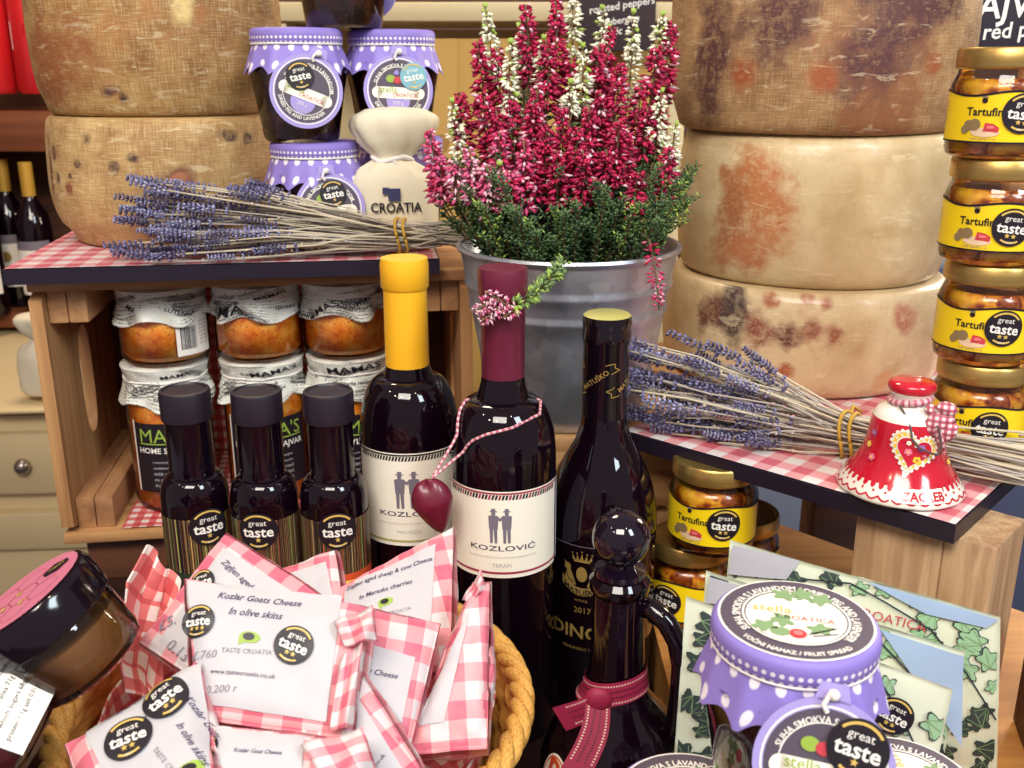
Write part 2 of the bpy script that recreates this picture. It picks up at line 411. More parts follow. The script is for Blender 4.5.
# small cream pouch standing on the cupboard
def pouch(name, label, loc, hgt, wid, dep, tie, prints=None, rotz=0., grp=None):
    t = thing(name, label, 'pouch', loc, rotz, grp)
    prof = [(0, 0), (.88, .0), (1.0, .05), (1.0, .3), (.93, .5), (.72, tie-.06), (.40, tie), (.50, tie+.04), (.78, tie+.12), (.96, tie+.22), (.94, tie+.29), (.62, .985), (0, 1.0)]
    def P(u, v):
        f = v*(len(prof)-1); i = min(int(f), len(prof)-2); q = f-i
        r = prof[i][0]*(1-q)+prof[i+1][0]*q; z = prof[i][1]*(1-q)+prof[i+1][1]*q
        a = TAU*u-PI; flat_ = 1+.08*sin(7*a+z*9)*(1 if z > tie-.1 else .25)
        return (r*wid/2*sin(a)*flat_+.12*wid*max(0, z-tie), -r*dep/2*cos(a)*flat_, z*hgt)
    b = MB(); b.grid(P, 36, 33, 0); b.build('cloth_body', 'linen', t, sharp=0)
    b = MB(); b.tube([(wid*.225*sin(a), -dep*.23*cos(a), tie*hgt+.002*sin(3*a)) for a in [TAU*k/20 for k in range(21)]], .0022, 6, 0)
    b.tube([(0, -dep*.24, tie*hgt), (.008, -dep*.30, tie*hgt-.012), (.012, -dep*.33, tie*hgt-.024)], .0015, 6, 0)
    b.build('drawstring', 'string', t)
    if prints: prints(t, lambda x, y, h: Vector((x, -dep/2*1.0*math.sqrt(max(.05, 1-(x/(wid/2))**2))-.0015-h, y)))
    return t
p = at(27, 392, D-.06); pz = ch-.90
pouch('linen_pouch', 'small blurred cream pouch standing on the cream cupboard', (p.x, p.y+.10, pz), .165, .12, .07, .66, rotz=R(4))
# dark wooden shelf unit with wine bottles and cans
D2 = 2.35
zc = at(10, 112, D2).z; zb = pz+.0405
q = at(20, 120, D2)
t = thing('wine_shelf', 'brown wooden shelf unit carrying wine bottles and red cans', 'shelf', (q.x-.22, q.y, zb-.04))
L_ = .50
b = MB(); b.box((L_/2, .16, .02), (L_, .34, .04), 0, .003); b.build('shelf_board', 'shelfwood', t)
b = MB(); b.box((L_/2, .16, zc-zb-.005), (L_, .34, .09), 0, .003); b.build('shelf_board', 'shelfwood', t)
b = MB(); b.box((L_/2, .335, .55), (L_, .02, 1.25), 0, 0); b.build('back_panel', 'darkwood', t)
for x in (0, L_):
    b = MB(); b.box((x, .16, .575), (.03, .35, 1.15), 0, .003); b.build('side_panel', 'shelfwood', t)
red = plain('red_can_paint', C(214, 34, 40), .3, coat=.4); pinkm = plain('can_patch', C(240, 200, 190), .5)
def can(loc, label, grp):
    t = thing('drink_can', label, 'can', loc, R(12), grp)
    b = MB(); b.lathe([(0, 0), (.046, .0), (.0525, .012), (.0525, .215), (.048, .225), (0, .222)], 28); b.build('can_body', red, t)
    b = MB(); b.lathe([(.046, .223), (.050, .223), (.050, .231), (.046, .231)], 28); b.build('rim', 'lidsilver', t)
    b = MB(); mp = cyl(.0530, .13, -.5); b.poly(mp, [(-.028, -.03), (.03, -.012), (.03, .05), (-.028, .032)], .0005, 0)
    b.poly(mp, [(-.018, -.008), (.018, .004), (.018, .028), (-.018, .016)], .001, 1); b.build('label', [pinkm, red], t); return t
zt = zc+.045-.005
c0 = None
spots = [(-.02, 0, 'front'), (8, 0, ''), (43, 0, ''), (8, 1, ''), (43, 1, '')]
labs = ['blurred red can at the left edge, lower row on the shelf', 'blurred red can beside the large cheese, lower row on the shelf', 'blurred red can at the left edge, upper row of the shelf', 'blurred red can beside the large cheese, upper row of the shelf']
k = 0
for row in (0, 1):
    for px in (-19, 27):
        q = at(px, 95, D2); loc = (q.x, q.y+.08, zt+row*.232)
        if c0 is None: c0 = can(loc, labs[k], 'red cans on the back shelf')
        else: again(c0, labs[k], loc, R(12))
        k += 1
def bgbottle(loc, label, grp):
    t = thing('wine_bottle', label, 'bottle', loc, 0, grp); t.scale = (1, 1, 1.08)
    b = MB(); b.lathe([(0, 0), (.038, 0), (.041, .01), (.041, .19), (.036, .225), (.018, .255), (.0145, .27), (.0145, .335), (0, .336)], 24); b.build('glass_body', 'bottle', t)
    b = MB(); b.lathe([(.0155, .262), (.0155, .338), (0, .339)], 24); b.build('capsule', 'goldfoil', t)
    b = MB(); mp = cyl(.0415, .02); b.rect(mp, -.05, .03, .05, .13, .0004, 0, 10); b.disc(mp, .012, .001, 1, 0, .10); b.disc(mp, .016, .001, 1, 0, .05)
    b.rect(mp, -.05, .13, .05, .15, .0004, 2, 10); b.build('label', ['paper', 'gold', 'grey'], t); return t
b0 = None
for px, lb in [(-16, 'gold-capped wine bottle on the back shelf, cut by the left edge'), (14, 'gold-capped wine bottle on the back shelf with white label, left of two'), (37, 'gold-capped wine bottle on the back shelf right beside the cheese')]:
    q = at(px, 250, D2); dy = .17 if px == 14 else .07; loc = (q.x*(q.y+dy)/q.y, q.y+dy, zb)
    if b0 is None: b0 = bgbottle(loc, lb, 'wine bottles on the back shelf')
    else: again(b0, lb, loc)
# ------------- background, centre and right
D3 = 1.75
railz = at(500, 12, D3).z; x0 = at(268, 10, D3).x; x1 = at(690, 10, D3).x; yy = at(500, 12, D3).y
t = thing('cream_back_shelf', 'pale cream shelf running behind the heather and jars', 'shelf', ((x0+x1)/2, yy, -.90))
b = MB(); b.box((0, .14, railz+.90), (x1-x0, .30, .032), 0, .004); b.build('shelf_board', creamp, t)
b = MB(); b.box((0, .15, .45+.12), (x1-x0, .28, .05), 0, .004); b.build('shelf_board', creamp, t)
for sx in (-1, 1):
    b = MB(); b.box((sx*(x1-x0-.03)/2, .14, (railz+.9-.016)/2), (.03, .28, railz+.9-.016), 0, .003); b.build('side_panel', creamp, t)
b = MB(); b.box((0, .285, (railz+.9-.02)/2), (x1-x0-.06, .015, railz+.88), 0, 0); b.build('back_panel', creamp, t)
kraft = plain('kraft_paper', C(206, 162, 84), .7); kraftd = plain('kraft_print', C(170, 122, 58), .7)
zs2 = -.90+.57+.025
lb = ['tan kraft paper bag with printed leaf behind the striped pouch', 'tan kraft paper bag behind the left of the heather', 'tan kraft paper bag behind the middle of the heather', 'tan kraft paper bag behind the right of the heather']
for i, px in enumerate((432, 484, 560, 640)):
    q = at(px, 100, D3+.08); t = thing('kraft_bag', ['tan kraft paper bag with printed leaf behind the cream pouch', lb[1], lb[2], lb[3]][i], 'bag', (q.x, q.y, zs2), 0, 'kraft bags on the cream shelf')
    hb = at(px, 22, D3+.08).z-zs2-.03; wb = .10
    b = MB()
    def P(u, v):
        a = TAU*u-PI; e = .5; cx = math.copysign(abs(sin(a))**e, sin(a)); cy = math.copysign(abs(cos(a))**e, cos(a))
        dz = .055*(1-v**3*.92); return (cx*wb/2, -cy*dz/1.6, v*hb)
    b.grid(P, 32, 12, 0); b.poly(lambda x, y, h: Vector((x, y, h)), [(-wb/2, -.03), (wb/2, -.03), (wb/2, .03), (-wb/2, .03)], 0.0005, 0)
    b.build('paper_body', kraft, t)
    b = MB(); mp = lambda x, y, h: Vector((x, -.036*(1-(y/hb)**3*.92)-.0012, y))
    b.disc(mp, .016, 0, 0, .015, hb*.78, 20, 2); b.poly(mp, [(-.02, hb*.62), (.0, hb*.68), (.012, hb*.66), (.004, hb*.6)], 0, 0); b.build('print', kraftd, t)
chalk = plain('blackboard', C(54, 36, 42), .7); chalkR = plain('blackboard_dark', C(38, 30, 46), .7)
def sign(name, label, px0, py0, px1, py1, D, m, texts, rest=None):
    c = at((px0+px1)/2, (py0+py1)/2, D); wd = (px1-px0)*D/FPX; hh = (py1-py0)*D/FPX
    t = thing(name, label, 'sign', c); T = Matrix.Rotation(PI/2, 4, 'X'); t.matrix_world = Matrix.Translation(c) @ Matrix.Rotation(R(-4), 4, 'X')
    b = MB(); b.box((0, 0, 0), (wd, .012, hh), 0, .001); b.build('board', m, t)
    b = MB(); mp = lambda x, y, h: Vector((x, -.0065-h, y))
    for (s, px, py, wpx, ang) in texts: b.text(mp, s, wpx*D/FPX, .0004, 0, (px-(px0+px1)/2)*D/FPX, ((py0+py1)/2-py)*D/FPX, ang, shear=.15, bold=.015)
    b.build('chalk_writing', 'white', t, sharp=0); return t
sign('blackboard_sign', 'dark chalkboard with white handwriting behind the heather', 580, -60, 656, 48, D3-.03, chalk, [('roasted peppers', 622, 6, 66, 9), ('aubergine', 622, 20, 36, 8), ('garlic', 612, 31, 22, 6), ('Ajvar', 615, -14, 40, 6)])
sign('blackboard_sign', 'black chalkboard with white lettering above the right jar tower', 974, -60, 1120, 47, .96, chalkR, [('AJVAR', 1024, 8, 100, 3), ('roasted red peppers', 1000, 32, 176, 4)])
# its wooden stand behind the jars
c = at(1047, -6, .96); zbt = .207
t = thing('sign_stand', 'slim wooden post carrying the black chalkboard behind the right jar tower', 'stand', (c.x+.01, c.y+.022, zbt))
b = MB(); b.box((0, 0, (c.z-zbt)/2), (.025, .02, c.z-zbt), 0, .002); b.build('post', 'pine', t)
b = MB(); b.box((0, 0, .004), (.07, .05, .008), 0, .002); b.build('foot', 'pine', t)
# blue-grey cupboards far right below the board
bluep = plain('blue_grey_paint', C(84, 90, 118), .5); bluel = plain('pale_blue_paint', C(150, 158, 176), .5)
q = at(735, 500, 1.75)
t = thing('blue_cupboard', 'blue-grey panelled cupboard seen under the gingham board', 'cupboard', (.62, 1.55, -.90), ROT*.3)
b = MB(); b.box((.55, .2, .55), (1.5, .4, 1.10), 0, .003); b.build('cabinet_body', bluel, t)
for i, xx in enumerate((.13, .53, .93)):
    b = MB(); b.box((xx, -.012, .56), (.34, .024, 1.04), 0, .006); b.box((xx, -.028, .56), (.22, .012, .92), 0, .004); b.build('door', bluep, t)

# =================================================================== FURNITURE OF THE STALL
# left crate on its side; local frame: origin front-left-bottom, x right, y deep, z up
CR = Matrix.Translation((-.418, .845, .046)) @ Matrix.Rotation(R(8), 4, 'Z')
CW, CD, CH = .385, .215, .25
t = thing('wooden_crate', 'pine wine crate on its side holding the ajvar jars', 'crate', M4=CR)
b = MB(); b.box((CW/2, CD/2, .005), (CW, CD, .010), 0, .0015); b.build('bottom_board', 'pineX', t)
b = MB(); b.box((CW/2, CD/2, CH-.005), (CW, CD, .010), 0, .0015); b.build('top_board', 'pineX', t)
b = MB(); b.box((CW/2, CD+.004, CH/2), (CW, .008, CH), 0, .001); b.build('back_board', 'darkwood', t)
def endpanel(x):     # plank with an oval hand-hole
    b = MB(); y0, y1, z0, z1 = .0, CD, .010, CH-.010; hy0, hy1, hz0, hz1 = .085, .125, .075, .185; n = 40
    def out(k):
        a = TAU*k/n; dy, dz = cos(a), sin(a); s_ = min((y1-y0)/2/max(abs(dy), 1e-6), (z1-z0)/2/max(abs(dz), 1e-6)); return ((y0+y1)/2+dy*s_, (z0+z1)/2+dz*s_)
    def inn(k):
        a = TAU*k/n; e = .75; return ((hy0+hy1)/2+math.copysign(abs(cos(a))**e, cos(a))*(hy1-hy0)/2, (hz0+hz1)/2+math.copysign(abs(sin(a))**e, sin(a))*(hz1-hz0)/2)
    vs = []
    for X in (x, x+.011):
        vs += [(X, *out(k)) for k in range(n)]+[(X, *inn(k)) for k in range(n)]
    fs = []
    for k in range(n):
        j = (k+1) % n
        fs += [[k, n+k, n+j, j], [2*n+k, 2*n+j, 3*n+j, 3*n+k], [n+k, 3*n+k, 3*n+j, n+j], [k, j, 2*n+j, 2*n+k]]
    b.add(vs, fs, 0, sm=False); return b
endpanel(0).build('end_panel', 'pine', t, sharp=30); endpanel(CW-.011).build('end_panel', 'pine', t, sharp=30)
for x in (.011, CW-.011-.034):
    for z in (.010, CH-.010-.031):
        b = MB(); b.box((x+.0085, .012+.095, z+.0155), (.0165, .19, .031), 0, .0015); b.box((x+.0255, .012+.095, z+.0155), (.0165, .19, .031), 0, .0015); b.build('corner_batten', 'pineY', t)
# plinth under the crate
b = MB(); b.box((CW/2, CD/2+.01, -.0235), (CW-.03, CD-.01, .045), 0, .002); o = b.build('plinth', 'darkwood'); o.matrix_world = CR; tag(o, 'low dark wooden plinth under the pine wine crate', 'plinth')
# gingham paper lining in the crate
b = MB()
b.grid(lambda u, v: (.052+u*(CW-.104), .004+v*.19, .0115+.0006*sin(20*u+9*v)), 20, 10, 0)
b.grid(lambda u, v: (.052+u*(CW-.104), .200+.002*sin(14*u), .0115+v*(CH-.035)), 20, 10, 0)
o = b.build('gingham_lining', 'gred'); o.matrix_world = CR; tag(o, 'red gingham lining paper inside the pine wine crate', 'paper')
# left display board, gingham top, black edge
def gboard(name, label, T, poly, thick):
    t = thing(name, label, 'board', M4=T); n = len(poly)
    b = MB(); vs = [(x, y, 0) for x, y in poly]+[(x, y, thick) for x, y in poly]
    b.add(vs, [list(range(n))[::-1], list(range(n, 2*n))]+[[i, (i+1) % n, n+(i+1) % n, n+i] for i in range(n)], 0, sm=False); b.build('board_core', 'edgeblack', t, sharp=20)
    cx = sum(p[0] for p in poly)/n; cy = sum(p[1] for p in poly)/n; sh = [(cx+(x-cx)*.992, cy+(y-cy)*.992) for x, y in poly]
    b = MB(); b.add([(x, y, thick+.0008) for x, y in sh], [list(range(n))], 0, sm=False, uv=sh); b.build('gingham_cover', 'gboard', t, sharp=0); return t
LB = CR @ Matrix.Translation((0, 0, CH+.0005))
gboard('display_board', 'pink gingham board with black edge on top of the wine crate', LB, [(-.011, -.018), (.355, -.018), (.355, .31), (-.011, .31)], .013)
LZ = .046+CH+.0005+.0145
# right display board
RB = Matrix.Translation((.086, .7365, .187)) @ Matrix.Rotation(ROT, 4, 'Z')
gboard('display_board', 'pink gingham board with black edge under the souvenir bell', RB, [(0, 0), (.2555, 0), (.2555, .40), (0, .40)], .012)
RZ = .2005
# crate under the bucket
t = thing('wooden_crate', 'upturned pine crate under the metal bucket', 'crate', (.06, .90, 0))
X0, X1, Y0, Y1, ZT = -.09, .09, -.145, .15, .186
for i, y in enumerate([Y0+.035, Y0+.11, Y0+.185, Y0+.26]):
    b = MB(); b.box(((X0+X1)/2, y, ZT-.006), (X1-X0, .07, .012), 0, .0015); b.build('top_slat', 'pineX', t)
for y in (Y0+.006, Y1-.006):
    for z in (.0935, .155, .032):
        b = MB(); b.box(((X0+X1)/2, y, z-.0015), (X1-X0, .011, .055), 0, .0015); b.build('side_slat', 'pineX', t)
for x in (X0+.007, X1-.007):
    for y in (Y0+.03, Y1-.03):
        b = MB(); b.box((x, y, ZT/2-.006), (.012, .035, ZT-.012), 0, .0015); b.build('corner_post', 'pine', t)
# plank bearing the right-hand cheeses (level with the board)
b = MB(); b.box((-.067, .275, .0065), (.124, .24, .0122), 0, .002); o = b.build('shelf_plank', 'pineX'); o.matrix_world = RB; tag(o, 'pine plank carrying the right-hand stack of cheeses', 'plank')
t = thing('plank_bracket', 'dark wooden post holding up the back of the right gingham board', 'post', (.36, 1.04, -.90))
b = MB(); b.box((0, 0, .5430), (.05, .05, 1.086), 0, .003); b.build('post', 'darkwood', t)
# support block under the right board
q0 = Vector((.086, .7365, 0)); 
T = Matrix.Translation(q0+E_*.181+U_*.012+Vector((0, 0, .0505))) @ Matrix.Rotation(ROT, 4, 'Z')
t = thing('support_block', 'ribbed pale wooden block propping up the bell board', 'block', M4=T)
b = MB(); b.box((.036, .03, .068), (.058, .06, .136), 0, .002); b.build('plank', 'ribbed', t)
b = MB(); b.box((.081, .03, .068), (.032, .06, .136), 0, .002); b.build('plank', 'ribbed', t)
# brown box at the lower right
c = at(1075, 770, .575)
b = MB()
T = Matrix.Translation((c.x+.05, c.y+.02, .0505)) @ Matrix.Scale(.75, 4) @ Matrix.Rotation(R(-14), 4, 'Z')
t = thing('wooden_box', 'brown wooden box at the lower right edge of the table', 'box', M4=T)
for y in (-.08, .08):
    b = MB(); b.box((0, y, .055), (.14, .012, .11), 0, .002); b.build('side_panel', 'darkwood', t)
for x in (-.064, .064):
    b = MB(); b.box((x, 0, .055), (.012, .148, .11), 0, .002); b.build('end_panel', 'darkwood', t)
b = MB(); b.box((0, 0, .006), (.116, .148, .011), 0, .001); b.build('base', 'darkwood', t)

# =================================================================== CHEESES
def rind(name, lo, hi, patch, pth, patchc2, spots, seed, coat=0., weave=.35, scr=.35):
    g = G(name); uvn = g.n('TexCoord').outputs['UV']; sx = g.n('SeparateXYZ', {0: uvn}); v = g.n('Mapping', {0: uvn, 1: (seed, seed*.7, 0)}).outputs[0]
    n1 = g.noise(v, 9, 6, .6, .4); n2 = g.noise(v, 34, 5, .6); n3 = g.noise(v, 6, 4, .65, .5); n5 = g.noise(v, 95, 6, .72); n6 = g.noise(g.n('Mapping', {0: v, 3: (34, 150, 1)}).outputs[0], 1, 4, .65, .8)
    col = g.ramp(g.math('ADD', g.math('MULTIPLY', n1, .6), g.math('MULTIPLY', n2, .4)), [(.38, lo), (.58, hi)])
    # cloth imprint
    def fine(sc): return g.noise(g.n('Mapping', {0: uvn, 3: sc}).outputs[0], 1, 3, .6)
    wv = g.math('ADD', g.math('MULTIPLY', fine((60, 900, 1)), .5), g.math('MULTIPLY', fine((900, 60, 1)), .5))
    wf = g.math('MULTIPLY', g.step(wv, .5, .62), weave); wd = g.math('MULTIPLY', g.step(wv, .5, .38), weave)
    col = g.mix(wf, col, C(226, 204, 160)); col = g.mix(wd, col, lo)
    # blotches
    f = g.math('ADD', g.math('MULTIPLY', n3, .7), g.math('MULTIPLY', n2, .3)); col = g.mix(g.math('MULTIPLY', g.step(f, pth, pth+.08), .85), col, patch)
    f2 = g.noise(g.n('Mapping', {0: uvn, 1: (seed*3.1+4, 2, 0)}).outputs[0], 10, 5, .65); col = g.mix(g.math('MULTIPLY', g.step(f2, .60, .70), .7), col, patchc2)
    for (u, vv, r, ry, c) in spots:
        a = g.math('DIVIDE', g.math('SUBTRACT', sx.outputs[0], u), r); bb = g.math('DIVIDE', g.math('SUBTRACT', sx.outputs[1], vv), ry)
        d = g.math('SQRT', g.math('ADD', g.math('MULTIPLY', a, a), g.math('MULTIPLY', bb, bb)))
        d = g.math('ADD', d, g.math('ADD', g.math('MULTIPLY', g.math('SUBTRACT', n2, .5), 2.2), g.math('MULTIPLY', g.math('SUBTRACT', n5, .5), 1.3)))
        col = g.mix(g.math('MULTIPLY', g.step(d, 1.25, .6), g.math('ADD', g.math('MULTIPLY', g.step(n5, .40, .54), .55), .45)), col, c)
    col = g.mix(g.math('MULTIPLY', g.step(n5, .56, .68), .45), col, hi); col = g.mix(g.math('MULTIPLY', g.step(n6, .60, .66), scr), col, C(236, 220, 180))
    g.set(col=col, rough=.5 if coat else .68, coat=coat, coatr=.22); g.bump(g.math('ADD', g.math('MULTIPLY', wv, .6), g.math('MULTIPLY', n2, .5)), .35, .003); return g.m
def cheese(label, loc, R0, hgt, m, rb=.93, rt=.95, group=None, bulge=.0, tilt=(0, 0)):
    b = MB(); pr = [(0, 0)]; e = .012
    pr += [(R0*(rb-.07), 0), (R0*(rb-.045), .001), (R0*(rb-.015), .004), (R0*rb, .010)]
    for i in range(1, 10):
        q = i/10; pr.append((R0*(rb+(1-rb)*sin(PI*min(1, q*1.0))**.55 if q < .5 else rt+(1-rt)*sin(PI*q)**.55)*(1+bulge*0), .010+q*(hgt-.020)))
    pr += [(R0*rt, hgt-.010), (R0*(rt-.015), hgt-.004), (R0*(rt-.045), hgt-.001), (R0*(rt-.07), hgt), (0, hgt)]
    b.lathe(pr, 72)
    # v runs along the profile: shift so that v = height on the wall
    o = b.build('whole_cheese', m, sharp=0); me = o.data; ul = me.uv_layers[0].data
    for p in me.polygons:
        for li in p.loop_indices:
            co = me.vertices[me.loops[li].vertex_index].co; r = math.hypot(co.x, co.y)
            if r > R0*.82 and .001 < co.z < hgt-.001: ul[li].uv = (ul[li].uv[0], co.z)
            else: ul[li].uv = (co.x*1.0+2, co.y+2)
    ph = random.random()*9
    for vtx in me.vertices:
        r = math.hypot(vtx.co.x, vtx.co.y)
        if r > R0*.5:
            nz = noise.noise(Vector((vtx.co.x*9+ph, vtx.co.y*9, vtx.co.z*11)))*.0028; vtx.co.x *= 1+nz/r*1.0; vtx.co.y *= 1+nz/r*1.0
    o.location = loc; o.rotation_euler = (tilt[0], tilt[1], 0); tag(o, label, 'cheese', group); return o
PUR = C(86, 48, 50); RUST = C(160, 84, 46); DK = C(60, 38, 40); DKR = C(104, 56, 44)
mR1 = rind('rind_mouldy', C(132, 94, 58), C(190, 152, 104), C(140, 88, 56), .50, C(150, 94, 58),
           [(-.125, .06, .022, .05, PUR), (-.07, .085, .03, .03, PUR), (.0, .06, .030, .034, PUR), (.03, .085, .03, .03, PUR), (.055, .10, .04, .018, PUR), (-.03, .045, .012, .012, RUST), (.06, .055, .008, .008, RUST), (-.095, .045, .012, .014, RUST)], 1.3)
mR2 = rind('rind_waxed', C(188, 158, 110), C(216, 194, 150), C(206, 140, 86), .62, C(186, 150, 104),
           [(-.085, .09, .03, .022, C(186, 110, 62)), (-.07, .06, .03, .03, C(190, 120, 72)), (-.105, .055, .016, .05, C(168, 104, 66)), (-.085, .03, .022, .02, C(186, 116, 72)), (.03, .05, .02, .008, C(190, 160, 112))], 5.7, coat=.5, weave=.12)
mR3 = rind('rind_spotted', C(180, 148, 102), C(212, 188, 146), C(196, 140, 92), .62, C(180, 140, 98),
           [(-.112, .066, .010, .018, DKR), (-.093, .064, .013, .022, DK), (-.093, .085, .012, .012, DK), (-.07, .055, .014, .016, C(136, 70, 50)), (-.125, .062, .008, .016, DKR), (-.045, .058, .012, .012, DKR), (-.026, .064, .011, .010, C(142, 78, 56)), (-.008, .060, .008, .010, C(150, 88, 62)), (-.045, .026, .008, .007, RUST), (.055, .07, .012, .014, C(170, 104, 78)), (-.03, .088, .006, .005, RUST), (-.015, .084, .007, .006, RUST), (.04, .016, .008, .008, C(196, 140, 86)), (-.06, .085, .007, .006, RUST)], 9.2, coat=.5, weave=.16)
mL1 = rind('rind_golden', C(136, 92, 46), C(186, 148, 88), C(162, 100, 54), .54, C(196, 142, 82), [(-.01, .022, .010, .006, PUR), (.0, .016, .006, .006, DK), (-.07, .05, .05, .04, C(150, 88, 50)), (.06, .09, .010, .014, C(222, 196, 130))], 3.1, weave=.5)
mL2 = rind('rind_dark_spots', C(148, 106, 58), C(198, 164, 108), C(168, 112, 62), .60, C(190, 146, 92),
           [(-.035, .10, .008, .008, DK), (-.088, .085, .005, .008, DKR), (-.083, .064, .005, .006, DK), (-.066, .056, .006, .006, C(130, 62, 44)), (-.05, .078, .004, .004, DK), (-.01, .077, .005, .005, DK), (.006, .085, .006, .005, DK), (.045, .066, .016, .012, DKR), (.045, .066, .009, .006, C(176, 110, 76)), (.095, .10, .010, .006, DK), (.115, .098, .006, .005, DK), (-.10, .07, .004, .02, DKR), (-.062, .067, .003, .003, DK)], 7.7, weave=.45)
cy = .930; z = RZ
cheese('pale whole cheese wheel with rust spots, lowest of the right-hand stack', (.2746, cy, z), .130, .0925, mR3, .97, .965, 'right-hand stack of cheese wheels'); z += .0928
cheese('cream whole cheese wheel in shiny film, middle of the right-hand stack', (.277, cy+.002, z), .1235, .1255, mR2, .96, .955, 'right-hand stack of cheese wheels'); z += .1258
cheese('brown mouldy whole cheese wheel on top of the right-hand stack', (.270, cy, z), .129, .16, mR1, .925, .95, 'right-hand stack of cheese wheels')
cy = 1.005; z = LZ
cheese('golden cheese wheel with dark spots behind the left lavender bunch', (-.340, cy, z), .1085, .118, mL2, .84, .97, 'left-hand stack of cheese wheels'); z += .1185
cheese('golden-brown cheese wheel on top at the upper left', (-.337, cy, z), .1145, .165, mL1, .90, .93, 'left-hand stack of cheese wheels')

# =================================================================== JARS AND BOTTLES
def facing(X, Y, extra=0.): return -math.atan2(X, Y)+R(extra)
def LBp(x, y, z=LZ):
    q = CR @ Vector((x, y, 0)); return Vector((q.x, q.y, z))
# ---------- fig jars with violet cloth
FB = [(0, 0), (.031, 0), (.034, .003), (.0365, .02), (.0405, .045), (.0432, .060), (.0428, .068), (.038, .0745), (.0355, .076)]
def fig_tag(t, T, rs=.9, stars=1, sx=.009, sy=.0135, sr=.0118, blue=False, sang=0):
    mp = flat(T); b = MB(); r = .031
    b.lathe([(0, -.0012), (r, -.0012), (r, 0), (0, 0)], 40); b.v = [tuple(T @ Vector(v)) for v in b.v]
    b.poly(mp, [(-.008, r*.95), (.008, r*.95), (.006, r+.007), (-.006, r+.007)], 0, 0)
    b.arc(mp, .0268, .0278, 0, TAU, .0003, 1); b.disc(mp, .0262, .0003, 2); b.arc(mp, .0196, .0202, 0, TAU, .0006, 1)
    b.disc(mp, .0105, .0006, 0, 0, -.009)
    b.text(mp, 'SUHA SMOKVA S LAVANDOM', .056, .0008, 1, arcR=.0215, arcA=0, height=.0032, bold=.02)
    b.text(mp, 'DRIED FIG AND LAVENDER', .048, .0008, 1, arcR=.0225, height=.0030, under=True, bold=.02)
    b.rect(mp, -.0185, -.0075, .0185, .0025, .0009, 3); b.disc(mp, .005, .0009, 3, -.0185, -.0025, 16, 1); b.disc(mp, .005, .0009, 3, .0185, -.0025, 16, 1)
    b.text(mp, 'stella', .016, .0012, 5, -.009, .0002); b.text(mp, 'CROATICA', .022, .0012, 6, .006, -.0042)
    b.disc(mp, .0036, .0012, 6, -.001, .0085, 16, 2, .0032); b.disc(mp, .0042, .001, 5, -.007, .0095, 16, 2, .0034)
    b.text(mp, '250 g', .009, .001, 1, 0, -.0115); b.text(mp, 'fruit spread', .014, .001, 7, 0, -.0165, shear=.2)
    b.build('paper_tag', ['lav', 'white', 'dgrey', 'cream', 'white', 'green', 'red', 'lgrey'], t, sharp=30)
    b = MB(); b.ball(T @ Vector((0, r+.002, .002)), .0028, 0, 8, 6); b.tube([T @ Vector((-.001, r+.004, .002)), T @ Vector((-.004, r-.003, .003)), T @ Vector((-.002, r-.006, .0025))], .0012, 6); b.build('knot', 'string', t)
    sticker(flat(T @ Matrix.Translation((sx, sy, .0018))), sr, stars, t, sang, blue)
